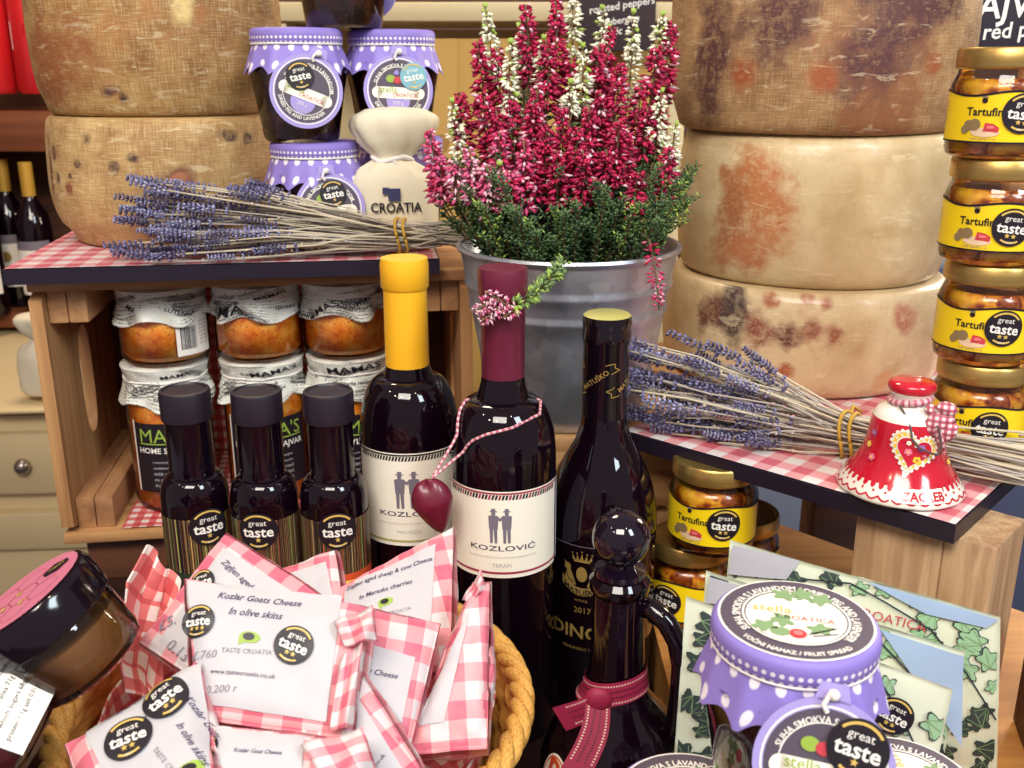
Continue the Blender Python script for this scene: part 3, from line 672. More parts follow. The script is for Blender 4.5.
def fig_jar(label, loc, rotz, sc=1., tagT=None, lidprint=False, stars=1, grp=None, stk={}, seed=0, tag_on=True):
    t = thing('fig_jam_jar', label, 'jar', loc, rotz, grp); t.scale = (sc,)*3
    b = MB(); b.lathe(FB+[(.0355, .082)], 48); b.build('glass_body', 'frost', t)
    b = MB(); b.lathe([(0, .003)]+[(r-.0022, max(.003, z)) for r, z in FB[1:-2]]+[(.035, .070), (0, .0705)], 48); b.build('fig_spread', 'jam', t)
    b = MB(); b.lathe([(.0388, .0825), (.0402, .0840), (.0406, .0872), (.0406, .0905)], 60, 0); b.lathe([(.0406, .0905), (.0404, .0930), (.0392, .0952), (.0372, .0962), (0, .0962)], 60, 1); b.build('cloth_band', ['dotband', 'violet'], t, sharp=0)
    def P(u, v):
        a = TAU*u-PI; ruf = 1-2*abs(sin(6.5*a+seed+.25*sin(3*a))); r = .0384+v*.0080+ruf*.0021*v**.8; z = .0832-.0205*v-.004*v*v*(1-abs(sin(6.5*a+seed+.25*sin(3*a))))*1.6+.0015*v*sin(3*a+seed)
        return (r*sin(a), -r*cos(a), z)
    b = MB(); b.grid(P, 108, 6, 0, uvf=lambda u, v: (u*.27, v*.02), flip=True); b.build('cloth_skirt', 'dotskirt', t, sharp=0)
    b = MB(); b.tube([(.0396*sin(TAU*k/40), -.0396*cos(TAU*k/40), .0830) for k in range(41)], .0009, 6); b.build('tie_string', 'string', t)
    if lidprint:
        mp = lambda x, y, h: Vector((x, y, .0962+h)); b = MB(); r = .0375
        b.disc(mp, r, .0003, 0, seg=60); b.disc(mp, r*.965, .0006, 1, seg=60); b.arc(mp, r*.66, r*.69, 0, TAU, .0012, 0); b.disc(mp, r*.64, .0010, 2, seg=48)
        b.text(mp, 'SUHA SMOKVA S LAVANDOM / DRIED FIG AND LAVENDER', r*.80*4.2, .0010, 0, arcR=r*.76, height=r*.115, bold=.03)
        b.text(mp, 'VOĆNI NAMAZ / FRUIT SPREAD', r*.82*1.75, .0010, 0, arcR=r*.86, height=r*.115, under=True, bold=.03)
        b.text(mp, 'stella', r*.5, .0014, 3, -r*.3, r*.14); b.text(mp, 'CROATICA', r*.74, .0014, 4, r*.12, -r*.04)
        for q, (x, y, a) in enumerate([(-.05, .48, 150), (.28, .42, 60), (.12, .5, 100), (-.3, -.28, 200), (-.12, -.22, 120), (.2, -.3, 20)]): leaf(b, mp, x*r, y*r, r*.30, a, .0014, 5, 5)
        b.disc(mp, r*.11, .0015, 6, .02*r, -.43*r, 20, 2); b.disc(mp, r*.06, .0018, 7, .02*r, -.43*r, 14, 2); b.disc(mp, r*.13, .0014, 5, -.2*r, -.42*r, 20, 2, r*.10)
        b.line(mp, [(.15*r, -.42*r), (.5*r, -.2*r)], r*.03, .0014, 8); b.line(mp, [(.2*r, -.45*r), (.52*r, -.33*r)], r*.03, .0014, 8)
        b.build('printed_lid_disc', ['white', 'dgrey', 'cream', 'sgold', 'red', 'leafg', 'meat', 'figpink', 'grey'], t, sharp=0, weld=False)
    if tag_on: fig_tag(t, tagT, stars=stars, **stk)
    return t
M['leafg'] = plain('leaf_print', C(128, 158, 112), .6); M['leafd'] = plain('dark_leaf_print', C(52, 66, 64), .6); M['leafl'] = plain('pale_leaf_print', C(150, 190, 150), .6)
M['figpink'] = plain('fig_flesh_print', C(232, 120, 120), .6)
def leaf(b, mp, x, y, L, ang, h, m, mv, lobes=True):
    ca, sa = cos(R(ang)), sin(R(ang)); n = 26; pts = []
    for i in range(n):
        a = TAU*i/n; r = .5*(1+.28*cos(5*a) if lobes else 1); px = r*cos(a)*L+L*.35; py = r*sin(a)*L*(.8 if lobes else .42); pts.append((x+px*ca-py*sa, y+px*sa+py*ca))
    c = (x+L*.35*ca, y+L*.35*sa); b.add([mp(c[0], c[1], h)]+[mp(p[0], p[1], h) for p in pts], [[0, i+1, (i+1) % n+1] for i in range(n)], m, sm=False)
    if mv != m:
        for da in (0, 38, -38) if lobes else (0,):
            b.line(mp, [(x-.1*L*ca, y-.1*L*sa), (x+L*.72*cos(R(ang+da)), y+L*.72*sin(R(ang+da)))], L*.035, h+.0003, mv)
def tagM(y, z, roll=0, pitch=0, x=0.): return Matrix.Translation((x, y, z)) @ Matrix.Rotation(PI/2-R(pitch), 4, 'X') @ Matrix.Rotation(R(roll), 4, 'Z')
FG = 'fig jam jars with violet cloth on the crate board'
pC = LBp(.248, .062); pD = LBp(.328, .106); hj = .0966
fig_jar('violet-capped fig jam jar standing low behind the left lavender bunch', pC, facing(pC.x, pC.y, 3), tagT=tagM(-.048, .040, 3, 8, .008), grp=FG, stk=dict(sx=.004, sy=.013, sang=6), seed=1)
fig_jar('violet-capped fig jam jar standing behind the cream pouch', pD, facing(pD.x, pD.y, 0), tagT=tagM(-.048, .040, 0, 8), grp=FG, seed=2)
pA = Vector((pC.x-.010, pC.y-.004, LZ+hj)); pB = Vector((pD.x-.004, pD.y-.014, LZ+hj))
fig_jar('upper violet-capped fig jam jar with tilted tag beside the left cheeses', pA, facing(pA.x, pA.y, 2), tagT=tagM(-.048, .044, -22, 6, .004), grp=FG, stk=dict(sx=-.009, sy=.010, sang=32), seed=4)
fig_jar('violet-capped fig jam jar with pale blue foil sticker, above the cream pouch', pB, facing(pB.x, pB.y, 2), tagT=tagM(-.048, .044, -3, 6, .003), grp=FG, stk=dict(sx=.013, sy=.0125, sang=12, blue=True), seed=6)
pE = Vector(((pA.x+pB.x)/2, (pA.y+pB.y)/2, LZ+2*hj))
fig_jar('topmost fig jam jar at the top edge, resting on two violet-capped jars', pE, facing(pE.x, pE.y, 150), tagT=tagM(-.048, .040), grp=FG, seed=3)
# foreground
SC = .93; hz = .0965*SC
P0 = at(795, 625, .456)
zf = .05+hz+.0022
P1 = Vector((.082+.0, .385, .0505)); P1 = atZ(690, 802, .05+hz); P2 = atZ(902, 783, .05+hz)
fig_jar('violet-capped fig jam jar at the bottom edge beside the jug, lid print up', (P1.x, P1.y, .0505), facing(P1.x, P1.y, -30), SC, lidprint=True, tag_on=False, grp='fig jam jars at the front', seed=5)
fig_jar('violet-capped fig jam jar low at the bottom right, in front of the leafy packets', (P2.x, P2.y, .0505), facing(P2.x, P2.y, -60), SC, lidprint=True, tag_on=False, grp='fig jam jars at the front', seed=8)
fig_jar('large front fig jam jar with violet dotted cloth, printed round lid and hanging tag', (P0.x, P0.y, zf), facing(P0.x, P0.y, 4), SC, tagT=tagM(-.056, .055, -4, 20, .014), lidprint=True, grp='fig jam jars at the front', stk=dict(sx=.013, sy=.012, sr=.0135, sang=-8), seed=7)

# ---------- small oil jars, yellow label
def tart_jar(label, loc, rotz, tx, stx, sty, stars=2, grp=None):
    t = thing('truffle_jar', label, 'jar', loc, rotz, grp); r = .033
    b = MB(); b.lathe([(0, 0), (.0285, 0), (.0318, .002), (.033, .006), (.033, .046), (.0315, .050), (.0297, .054), (.0297, .058)], 44); b.build('glass_body', 'frost', t)
    b = MB(); b.lathe([(0, .003), (.028, .003), (.0308, .006), (.0308, .045), (.029, .049), (.0275, .0505), (0, .0505)], 40); b.build('oil_and_truffles', 'oil', t)
    b = MB(); b.lathe([(.0305, .0565), (.0316, .0575), (.0318, .060), (.0316, .0685), (.0305, .0700), (.0285, .0702), (.0278, .0694), (0, .0694)], 44); b.build('lid', 'goldlid', t)
    mp = cyl(r+.0002, .0255); b = MB(); wv = .075
    yt = lambda x: .0165+.0016*sin(x*110+.6)
    b.grid(lambda u, v: mp(-wv+2*wv*u, -.0145+(yt(-wv+2*wv*u)+.0145)*v, .0002), 48, 3, 0)
    b.grid(lambda u, v: mp(-wv+2*wv*u, yt(-wv+2*wv*u)-.0011+.0014*v, .0005), 48, 1, 1); b.grid(lambda u, v: mp(-wv+2*wv*u, -.0152+.0012*v, .0005), 48, 1, 1)
    b.text(mp, 'Tartufina', .026, .0006, 1, tx+.004, .0048, bold=.02)
    b.disc(mp, .0018, .0006, 1, tx+.002, .0118, 12, 1); b.arc(mp, .0022, .0028, R(40), R(140), .0006, 2, tx+.002, .0118)
    b.disc(mp, .009, .0006, 5, tx+.004, -.0082, 24, 2, .0030)
    for (x, y, q) in [(-.0065, -.004, .0034), (-.0025, -.0035, .0038), (-.009, -.0068, .0028)]: b.disc(mp, q, .0008, 3, tx+x, y, 10, 1)
    b.poly(mp, [(tx+.003, -.0075), (tx+.004, -.002), (tx+.009, -.0028), (tx+.0125, -.005), (tx+.012, -.008)], .0009, 4); b.poly(mp, [(tx+.005, -.004), (tx+.009, -.0036), (tx+.010, -.0055), (tx+.0055, -.006)], .0011, 6)
    b.text(mp, 'truffle specialty in oil', .016, .0006, 2, tx+.003, -.0124)
    for i in range(7): b.text(mp, 'ingredients: truffle, olive oil, salt', .018, .0006, 2, .050, .010-i*.0022)
    b.text(mp, '120g e', .010, .0006, 1, .046, -.0095)
    for i in range(6): b.text(mp, 'ingredienti: tartufo, olio', .013, .0006, 2, -.047, .010-i*.0024)
    b.build('label', ['yellow', 'black', 'grey', 'truffle', 'meat', 'board', 'figpink'], t, sharp=0, weld=False)
    sticker(lambda x, y, h: cyl(r+.001, .0255)(x+stx, y+sty, h), .0126, stars, t, -6); return t
TG = 'truffle jars in the right tower'
zz = RZ+.0003; lb = ['gold-lidded truffle jar, lowest of the right tower, its body half hidden by lavender stems', 'yellow-labelled truffle jar, third from the top of the right tower', 'yellow-labelled truffle jar, second from the top of the right tower', 'yellow-labelled truffle jar on top of the right tower under the chalkboard']
for i, (X, ex, sx) in enumerate([(.342, 0, .010), (.338, 3, .011), (.333, 0, .0125), (.328, 0, .0135)]):
    tart_jar(lb[i], (X, .695, zz), facing(X, .695, ex), -.012, sx, .002+.002*(i % 2), grp=TG); zz += .0708
tart_jar('yellow-labelled truffle jar under the gingham board, standing on another jar', (.153, .70, .1222), facing(.153, .70, 4), -.021, .007, .004, grp='truffle jars under the board')
tart_jar('truffle jar beside the tall dark bottle, lower left of the three under the board', (.1405, .714, .0505), facing(.14, .714, -35), -.021, .004, .002, grp='truffle jars under the board')
tart_jar('truffle jar behind the leafy packets, lower right of the three under the board', (.190, .760, .0505), facing(.19, .76, -40), -.021, .004, .002, grp='truffle jars under the board')

# ---------- ajvar jars
def paper_cover(t, r, zt, zs, ztie, seed):
    def P(u, v):
        a = TAU*u-PI; s_ = noise.noise(Vector((3*sin(a)+seed, 3*cos(a), v*4)))
        if v < .5:
            q = v/.5; rr = r*(1.02-.07*q)+.0012*s_; z = zt-.004-(zt-.004-ztie)*q
        else:
            q = (v-.5)/.5; rr = r*(.95+.13*q)+.0035*q*(sin(8*a+seed)+s_); z = ztie-(ztie-zs)*q+.004*q*sin(5*a+seed*2)
        return (rr*sin(a), -rr*cos(a), z)
    b = MB(); b.grid(P, 90, 14, 0, uvf=lambda u, v: (u*.26+seed, v*.045), flip=True)
    b.grid(lambda u, v: ((1.02*r*sin(TAU*u)*v, -1.02*r*cos(TAU*u)*v, zt-.004*v**3+.0008*sin(9*u+seed)*v)), 60, 6, 0, uvf=lambda u, v: (.05*v*sin(TAU*u), .05*v*cos(TAU*u)))
    b.build('paper_cover', 'news', t, sharp=0)
    b = MB(); b.tube([(r*.965*sin(TAU*k/36), -r*.965*cos(TAU*k/36), ztie+.0006*sin(k)) for k in range(37)], .0010, 6); b.build('tie_string', 'string', t)
    return P
def cover_text(t, P, items, fac=.052):
    # items: text, centre angle u, v, width, angle
    b = MB(); rd = random.Random(len(items[0][0])+int(items[0][3]*1000)); items = list(items); blk = [(rd.uniform(.3, .7), rd.uniform(.1, .9), rd.uniform(-40, 40)) for _ in range(8)]
    for (bu, bv, ba) in blk:
        for k in range(3): items.append((rd.choice(['old fashioned homestyle', 'ajvar lutenica spread', 'homemade recipe', 'traditional', 'the new household', 'delicious food', 'all natural']), bu+k*.012*sin(R(ba)), min(.95, bv+k*.085*cos(R(ba))), rd.uniform(.020, .036), ba, .004))
    for (s, u, v, wd, ang, bo) in items:
        def mp(x, y, h):
            p = Vector(P(u+x/(TAU*.042), min(.98, max(.0, v-y/fac)))); n = Vector((p.x, p.y, 0)).normalized(); return p+n*(.0009+h)
        b.text(mp, s, wd, 0, 0, 0, 0, ang, bold=bo)
    b.build('cover_lettering', 'black', t, sharp=0, weld=False)
M['barcode'] = M['black']
def ajvar_small(label, loc, rotz, seed, barcode=False, items=(), grp=None):
    t = thing('ajvar_jar', label, 'jar', loc, rotz, grp); r = .0415
    pr = [(0, 0), (.036, 0), (.0395, .002), (.0415, .007), (.0415, .046), (.039, .052), (.0385, .060)]
    b = MB(); b.lathe(pr, 44); b.build('glass_body', 'frost', t)
    b = MB(); b.lathe([(0, .003), (.035, .003), (.0395, .008), (.0395, .046), (.037, .050), (0, .050)], 44); b.build('ajvar', 'ajvar', t)
    P = paper_cover(t, .0415, .0745, .041, .059, seed)
    if items: cover_text(t, P, items)
    if barcode:
        mp = cyl(.0424, .0255, R(34)); b = MB(); b.rect(mp, -.016, -.017, .022, .022, 0, 0, 10)
        x = -.012
        while x < .004: wd = random.choice((.0004, .0007, .0010)); b.rect(mp, x, -.011, x+wd, .010, .0003, 1); x += wd+.0006
        for i in range(7): b.text(mp, 'ajvar mild', .010, .0003, 2, .013, .013-i*.0035)
        b.text(mp, 'MAMAS', .014, .0003, 1, -.004, .0155); b.build('barcode_label', ['paper', 'black', 'grey'], t, sharp=0, weld=False)
    return t
def ajvar_tall(label, loc, rotz, seed, items, grp=None):
    t = thing('ajvar_jar', label, 'jar', loc, rotz, grp); r = .0395
    b = MB(); b.lathe([(0, 0), (.034, 0), (.0375, .002), (.0395, .008), (.0395, .112), (.037, .120), (.0365, .135)], 44); b.build('glass_body', 'frost', t)
    b = MB(); b.lathe([(0, .003), (.033, .003), (.0375, .008), (.0375, .111), (.035, .118), (0, .118)], 44); b.build('ajvar', 'ajvar', t)
    P = paper_cover(t, .0400, .1475, .108, .131, seed); cover_text(t, P, items)
    mp = cyl(.0399, .058); b = MB(); b.rect(mp, -.040, -.036, .040, .034, .0002, 0, 24); b.rect(mp, -.042, -.036, -.040, .036, .0002, 3, 1)
    b.text(mp, "MAMA'S", .066, .0005, 1, 0, .022); b.line(mp, [(-.034+i*.0068, .0135) for i in range(11)], .0012, .0005, 1)
    b.text(mp, 'HOME STYLE AJVAR', .070, .0005, 2, 0, .006, bold=.015)
    for i, s in enumerate(['roasted peppers and aubergine', 'traditional homemade recipe', 'mild vegetable spread', 'no preservatives added', 'from the finest peppers']): b.text(mp, s, .044, .0005, 4, 0, -.005-i*.006)
    b.build('label', ['black', 'green', 'white', 'paper', 'lgrey'], t, sharp=0, weld=False); return t
AG = 'ajvar jars inside the wine crate'
zl = .046+.0125
TX = [[('MAMA', .53, .24, .030, 5, .01), ('homemade', .50, .72, .03, 8, .01)], [("MAMA'S", .54, .22, .05, 10, .01), ('homemade recipe', .5, .68, .04, -4, .01)], [('MAMAS', .52, .22, .058, 6, .01), ('homemade recipe', .5, .66, .045, 3, .01)]]
for i, (px, Y, lb) in enumerate([(173, .927, 'tall ajvar jar with black label, lower left in the crate'), (268, .940, 'tall ajvar jar with black label, lower middle in the crate behind the little bottles'), (352, .952, 'tall ajvar jar with black label, lower right in the crate next to the yellow-capped bottle')]):
    p = atY(px, 440, Y); ajvar_tall(lb, (p.x, Y, zl), facing(p.x, Y, 2), 3+i*2.3, TX[i], AG)
TX = [[('MA', .38, .62, .012, -35, .01), ('old fashioned', .5, .24, .03, 12, .01), ('LUTENICA', .56, .72, .03, -20, .02)], [("MAMA'S", .55, .30, .034, 18, .01), ("MA", .40, .75, .026, 6, .01), ('spread', .6, .72, .02, -15, .01)], [('HOMEMADE', .57, .55, .046, 28, .01), ('MAS', .43, .74, .026, 30, .01), ('traditional homemade', .55, .2, .042, 12, .01)]]
for i, (px, Y, lb) in enumerate([(166, .927, 'small ajvar jar with barcode label under newsprint cover, upper left in the crate'), (260, .940, 'small ajvar jar with newsprint cover, upper middle in the crate'), (347, .952, 'small ajvar jar with newsprint cover, upper right in the crate')]):
    p = atY(px, 340, Y); ajvar_small(lb, (p.x, Y, zl+.1482), facing(p.x, Y, 0), 11+i*3.1, i == 0, TX[i], AG)

# ---------- wine bottles
def figures(b, mp, x, y, s, m):
    for sx in (-1, 1):
        q = x+sx*s*.26
        b.disc(mp, s*.085, .0005, m, q, y+s*.72, 12, 1); b.rect(mp, q-s*.15, y+s*.78, q+s*.15, y+s*.82, .0005, m); b.rect(mp, q-s*.08, y+s*.80, q+s*.08, y+s*.92, .0005, m)
        b.poly(mp, [(q-s*.20, y+s*.60), (q, y+s*.66), (q+s*.20, y+s*.60), (q+s*.17, y+s*.05), (q-s*.17, y+s*.05)], .0005, m)
        b.poly(mp, [(q-s*.15, y+s*.06), (q-s*.01, y+s*.06), (q-s*.03, y-s*.55), (q-s*.13, y-s*.55)], .0005, m); b.poly(mp, [(q+s*.01, y+s*.06), (q+s*.15, y+s*.06), (q+s*.15, y-s*.55), (q+s*.05, y-s*.55)], .0005, m)
        b.line(mp, [(q-sx*s*.17, y+s*.56), (q-sx*s*.30, y+s*.42), (q-sx*s*.12, y+s*.62)], s*.07, .0006, m)
def kozl(label, loc, rotz, prof, caps, cm, r, lz0, lz1, band, wname, lx):
    t = thing('wine_bottle', label, 'bottle', loc, rotz)
    b = MB(); b.lathe(prof, 56); b.build('glass_body', 'bottle', t)
    b = MB(); b.lathe(caps, 44); b.build('capsule', cm, t)
    mp = cyl(r+.0003, lz0); hL = lz1-lz0; b = MB(); hw = r*1.30
    b.rect(mp, -hw, 0, hw, hL, .0002, 0, 40)
    for i in range(38):
        x = -hw+.004+i*(2*hw-.008)/38; b.poly(mp, [(x, hL-.0058), (x+.0014, hL-.0058), (x+.0024, hL-.0024), (x+.0010, hL-.0024)], .0005, 1 if i % 3 else 2)
    b.rect(mp, -hw, hL-.0020, hw, hL-.0008, .0005, 2 if band == 'redline' else 1, 40)
    b.rect(mp, -hw, .003, hw, .0046, .0005, 3, 40)
    figures(b, mp, lx, hL*.56, hL*.27, 4)
    b.text(mp, 'KOZLOVIĆ', .046, .0005, 5, lx+.002, hL*.36, bold=.005, height=.0052); b.text(mp, 'PROTECTED DESIGNATION OF ORIGIN CROATIAN ISTRIA', .048, .0005, 6, lx+.002, hL*.245); b.text(mp, wname, .013 if len(wname) < 6 else .018, .0005, 6, lx+.001, hL*.15)
    b.rect(mp, hw+.003, .001, hw+.022, hL-.001, .0002, 7, 8)
    for i in range(8): b.text(mp, 'wine of croatia', .014, .0005, 6, hw+.0125, hL-.010-i*.006)
    b.build('label', ['cream', 'black', 'redline' if band == 'redline' else 'black', band, 'grey', 'ink', 'lgrey', 'lav2'], t, sharp=0, weld=False); return t
M['lav2'] = plain('pale_grey_label', C(196, 192, 204), .5); M['oliveline'] = plain('olive_line', C(176, 170, 96), .5)
def bprof(r, zs, zn, rn, zt): # shoulder end, neck start, neck radius, top
    p = [(0, 0), (r-.003, 0), (r, .004), (r, zs)]
    for i in range(1, 10): a = PI/2*i/9; p.append((rn+.004+(r-rn-.004)*cos(a)**.85, zs+(zn-.014-zs)*sin(a)))
    return p+[(rn+.0012, zn-.004), (rn, zn+.006), (rn, zt), (0, zt)]
kozl('red wine bottle with burgundy capsule, cream label and red cord round its neck', (-.006, .645, 0), facing(-.006, .645, -2), bprof(.0365, .216, .272, .0140, .342), [(.0146, .270), (.0150, .328), (.0162, .330), (.0166, .343), (.0158, .3465), (0, .347)], 'capred', .0365, .140, .2035, 'redline', 'TERAN', -.001)
kozl('white wine bottle with bright yellow capsule and cream label', (-.0765, .702, 0), facing(-.0765, .702, 4), bprof(.0375, .205, .270, .0142, .338), [(.0160, .264), (.0156, .320), (.0172, .322), (.0174, .338), (.0165, .3425), (0, .343)], 'capyellow', .0375, .136, .2085, 'oliveline', 'MALVAZIJA', -.006)
# tall dark bottle with gold print
t = thing('wine_bottle', 'tall dark wine bottle with gold crest and gold capsule ribbons, beside the lavender', 'bottle', (.0668, .683, 0), facing(.0668, .683))
MP_ = [(0, 0), (.038, 0), (.041, .004), (.0412, .145), (.0405, .160), (.038, .175), (.033, .190), (.026, .203), (.0205, .213), (.0172, .224), (.0155, .238), (.0155, .303), (0, .303)]
b = MB(); b.lathe(MP_, 56); b.build('glass_body', 'bottle', t)
b = MB(); b.lathe([(.0166, .232), (.0163, .285), (.0172, .287), (.0176, .292), (.0170, .297), (.0176, .301), (.0168, .3055)], 44); b.lathe([(.0168, .3055), (.0150, .3068), (0, .3064)], 44, 1)
mp = cyl(.0168, .262)
for a0, s in ((-.008, 'MATUŠKO'), (.019, 'MATUŠKO'), (-.035, 'MATUŠKO')):
    q = lambda x, y, h: mp(a0+x*.95-y*.72, y*.95+x*.72, h)
    b.poly(q, [(-.012, -.0034), (.012, -.0034), (.012, -.0028), (-.012, -.0028)], .0005, 2); b.poly(q, [(-.012, .0028), (.012, .0028), (.012, .0034), (-.012, .0034)], .0005, 2)
    b.text(q, s, .020, .0005, 2, 0, 0, bold=.01); b.line(q, [(.012, .003), (.016, .001), (.0145, -.001), (.016, -.004), (.012, -.003)], .0005, .0005, 2); b.line(q, [(-.012, .003), (-.016, .004), (-.0145, .001), (-.016, -.001), (-.012, -.003)], .0005, .0005, 2)
b.build('capsule', ['blkgloss', 'oliveline', 'gold'], t)
mp = cyl(.0415, .0); b = MB()
cx_, cz = -.013, .124     # crest
b.disc(mp, .0042, .0005, 0, cx_, cz-.001, 14, 1, .006)
for sx in (-1, 1):
    b.poly(mp, [(cx_+sx*.004, cz-.010), (cx_+sx*.012, cz-.012), (cx_+sx*.0135, cz-.004), (cx_+sx*.010, cz+.004), (cx_+sx*.0075, cz-.001)], .0005, 0)
    b.disc(mp, .0028, .0006, 0, cx_+sx*.0112, cz+.0035, 10, 1); b.poly(mp, [(cx_+sx*.0112, cz+.005), (cx_+sx*.014, cz+.0075), (cx_+sx*.0132, cz+.003)], .0005, 0)
    b.line(mp, [(cx_+sx*.006, cz-.008), (cx_+sx*.010, cz-.006), (cx_+sx*.012, cz-.001)], .0007, .0009, 1)
b.rect(mp, cx_-.006, cz+.0085, cx_+.006, cz+.0102, .0005, 0, 3)
for i in range(5):
    x = cx_-.006+i*.003; b.poly(mp, [(x-.0012, cz+.0102), (x+.0012, cz+.0102), (x*1.0+(x-cx_)*.25, cz+.0145+(.0015 if i == 2 else 0))], .0005, 0); b.disc(mp, .0006, .0005, 0, x+(x-cx_)*.25, cz+.0152+(.0015 if i == 2 else 0), 8, 1)
q = lambda x, y, h: mp(cx_+x, cz-.0155+y+.5*x*x/.016, h)
b.grid(lambda u, v: q(-.016+.032*u, -.003+.0065*v, .0004), 10, 1, 0); b.text(q, 'MATUŠKO', .027, .0007, 1, 0, .0002, bold=.02)
b.text(mp, 'POTOMJE', .010, .0005, 0, cx_, cz-.0225); b.text(mp, '2017', .013, .0005, 0, cx_+.001, cz-.0300)
b.text(mp, 'DINGAČ', .060, .0005, 0, cx_+.006, cz-.0465, bold=.02, height=.0145); b.text(mp, 'VRHUNSKO VINO', .030, .0005, 0, cx_, cz-.062)
b.grid(lambda u, v: cyl(.0412, .1445)(-.05+.1*u, .0004*v, .0004), 30, 1, 2)
b.build('gold_lettering', ['gold', 'black', 'grey'], t, sharp=0, weld=False)
# three small bottles
g = G('striped_label'); v = g.coord('UV', scale=(230, 0, 1)); f = g.n('TexNoise', {'Vector': v, 'Scale': 1.2, 'Detail': 2}).outputs[0]; f2 = g.n('TexNoise', {'Vector': g.coord('UV', scale=(420, 0, 1)), 'Scale': 1.1, 'Detail': 0}).outputs[0]
col = g.ramp(f, [(0, C(26, 14, 24)), (0.360, C(150, 44, 40)), (0.373, C(26, 14, 24)), (0.397, C(206, 172, 110)), (0.410, C(26, 14, 24)), (0.434, C(176, 88, 46)), (0.447, C(26, 14, 24)), (0.471, C(220, 190, 140)), (0.484, C(26, 14, 24)), (0.508, C(150, 170, 60)), (0.521, C(26, 14, 24)), (0.545, C(120, 90, 70)), (0.558, C(26, 14, 24)), (0.582, C(200, 110, 60)), (0.595, C(26, 14, 24)), (0.619, C(170, 150, 110)), (0.632, C(26, 14, 24))], 'CONSTANT')
g.set(col=g.mix(g.math('MULTIPLY', g.math('GREATER_THAN', f2, .56), .85), col, C(30, 18, 28)), rough=.4); M['stripes'] = g.m
def oil_bottle(label, X, Y, ex, lowm, sx, txt):
    t = thing('small_oil_bottle', label, 'bottle', (X, Y, 0), facing(X, Y, ex), 'small dark bottles in front of the crate'); r = .0236
    pr = [(0, 0), (r-.002, 0), (r, .004), (r, .180)]+[(.0158+(r-.0158)*cos(PI/2*i/7), .180+.018*sin(PI/2*i/7)) for i in range(1, 8)]+[(.0152, .200), (.0152, .238), (0, .238)]
    b = MB(); b.lathe(pr, 44); b.build('glass_body', 'bottle', t)
    b = MB(); b.lathe([(.0160, .203), (.0157, .205), (.0157, .2375), (.0160, .2385)], 40); b.build('shrink_sleeve', 'blkgloss', t)
    b = MB(); b.lathe([(.0162, .2385), (.0172, .2392), (.0174, .2412), (.0174, .258), (.0168, .2598), (.0145, .2602), (.0138, .2590), (0, .2588)], 44); b.build('cap', 'plastic', t)
    mp = cyl(r+.0003, .089); b = MB(); hw = r*2.2
    b.grid(lambda u, v: mp(-hw+2*hw*u, .042+.041*v, .0002), 44, 2, 0, uvf=lambda u, v: (u*.11+X, v*.04)); b.rect(mp, -hw, -.03, hw, .042, .0002, 1, 44)
    b.text(mp, txt, .016, .0005, 2, .004, .034); b.text(mp, 'vinegar' if txt == 'olive' else 'oil', .014, .0005, 2, .004, .027)
    b.build('label', ['stripes', lowm, 'white'], t, sharp=0, weld=False)
    sticker(lambda x, y, h: cyl(r+.001, .100)(x+sx, y+.0655, h), .0138, 1, t); return t
oil_bottle('small black-capped bottle with dark green label, leftmost of three', -.2255, .655, 0, 'greenlab', .007, 'olive')
oil_bottle('small black-capped bottle with dark label, middle of three', -.1755, .652, 4, 'black', -.008, 'olive')
oil_bottle('small black-capped bottle with orange lower label, beside the yellow-capped wine', -.1262, .652, 0, 'orangelab', .001, 'lemon')
# red cord with wooden heart on the burgundy-capped bottle
t = thing('heart_pendant', 'dark red heart pendant on a twisted cord round the burgundy-capped bottle', 'pendant', (-.006, .645, 0))
hp = atY(433, 503, .607)-Vector((-.006, .645, 0))
b = MB(); ring = []
for s in (-1, 1):
    pts = []
    for i in range(15):
        q = i/14
        if q < .35: a = PI+s*(1-q/.35*.8)*0+s*q/.35*1.7; rr = .0165; p = Vector((rr*sin(a), -rr*cos(a), .258-.004*q))
        else:
            k = (q-.35)/.65; a0 = PI+s*1.7; st = Vector((.0165*sin(a0), -.0165*cos(a0), .2566)); en = hp+Vector((0, 0, .018)); p = st.lerp(en, k)
            zz_ = p.z; rmin = profr(bprof(.0365, .216, .272, .0140, .342)[1:-1], zz_)+.0016; rad = math.hypot(p.x, p.y)
            if rad < rmin and rad > 1e-5: p.x *= rmin/rad; p.y *= rmin/rad
        pts.append(p)
    b.tube(pts, .0010, 6)
b.build('cord', 'gfine', t)
b = MB(); rows = 16
def hpt(u, v):
    a = TAU*u; z = v*2-1; w_ = math.sqrt(max(0, 1-z*z)) if z > 0 else (1+z)**.62
    cleft = 1-.28*max(0, z)*math.exp(-(sin(a)*0+cos(a))**2*6)
    return hp+Vector((.0138*w_*cos(a)*(1+.05*z), .0095*w_*sin(a)*cleft, .0225*z*(1 if z < 0 else .8)*(1-.22*max(0, z)*math.exp(-(cos(a)*2.2)**2))))
b.grid(hpt, 24, rows, 0); M4_ = Matrix.Translation(hp) @ Matrix.Rotation(R(-14), 4, 'Y') @ Matrix.Translation(-hp); b.v = [tuple(M4_ @ Vector(v)) for v in b.v]
b.build('heart', 'wine', t, sharp=0)
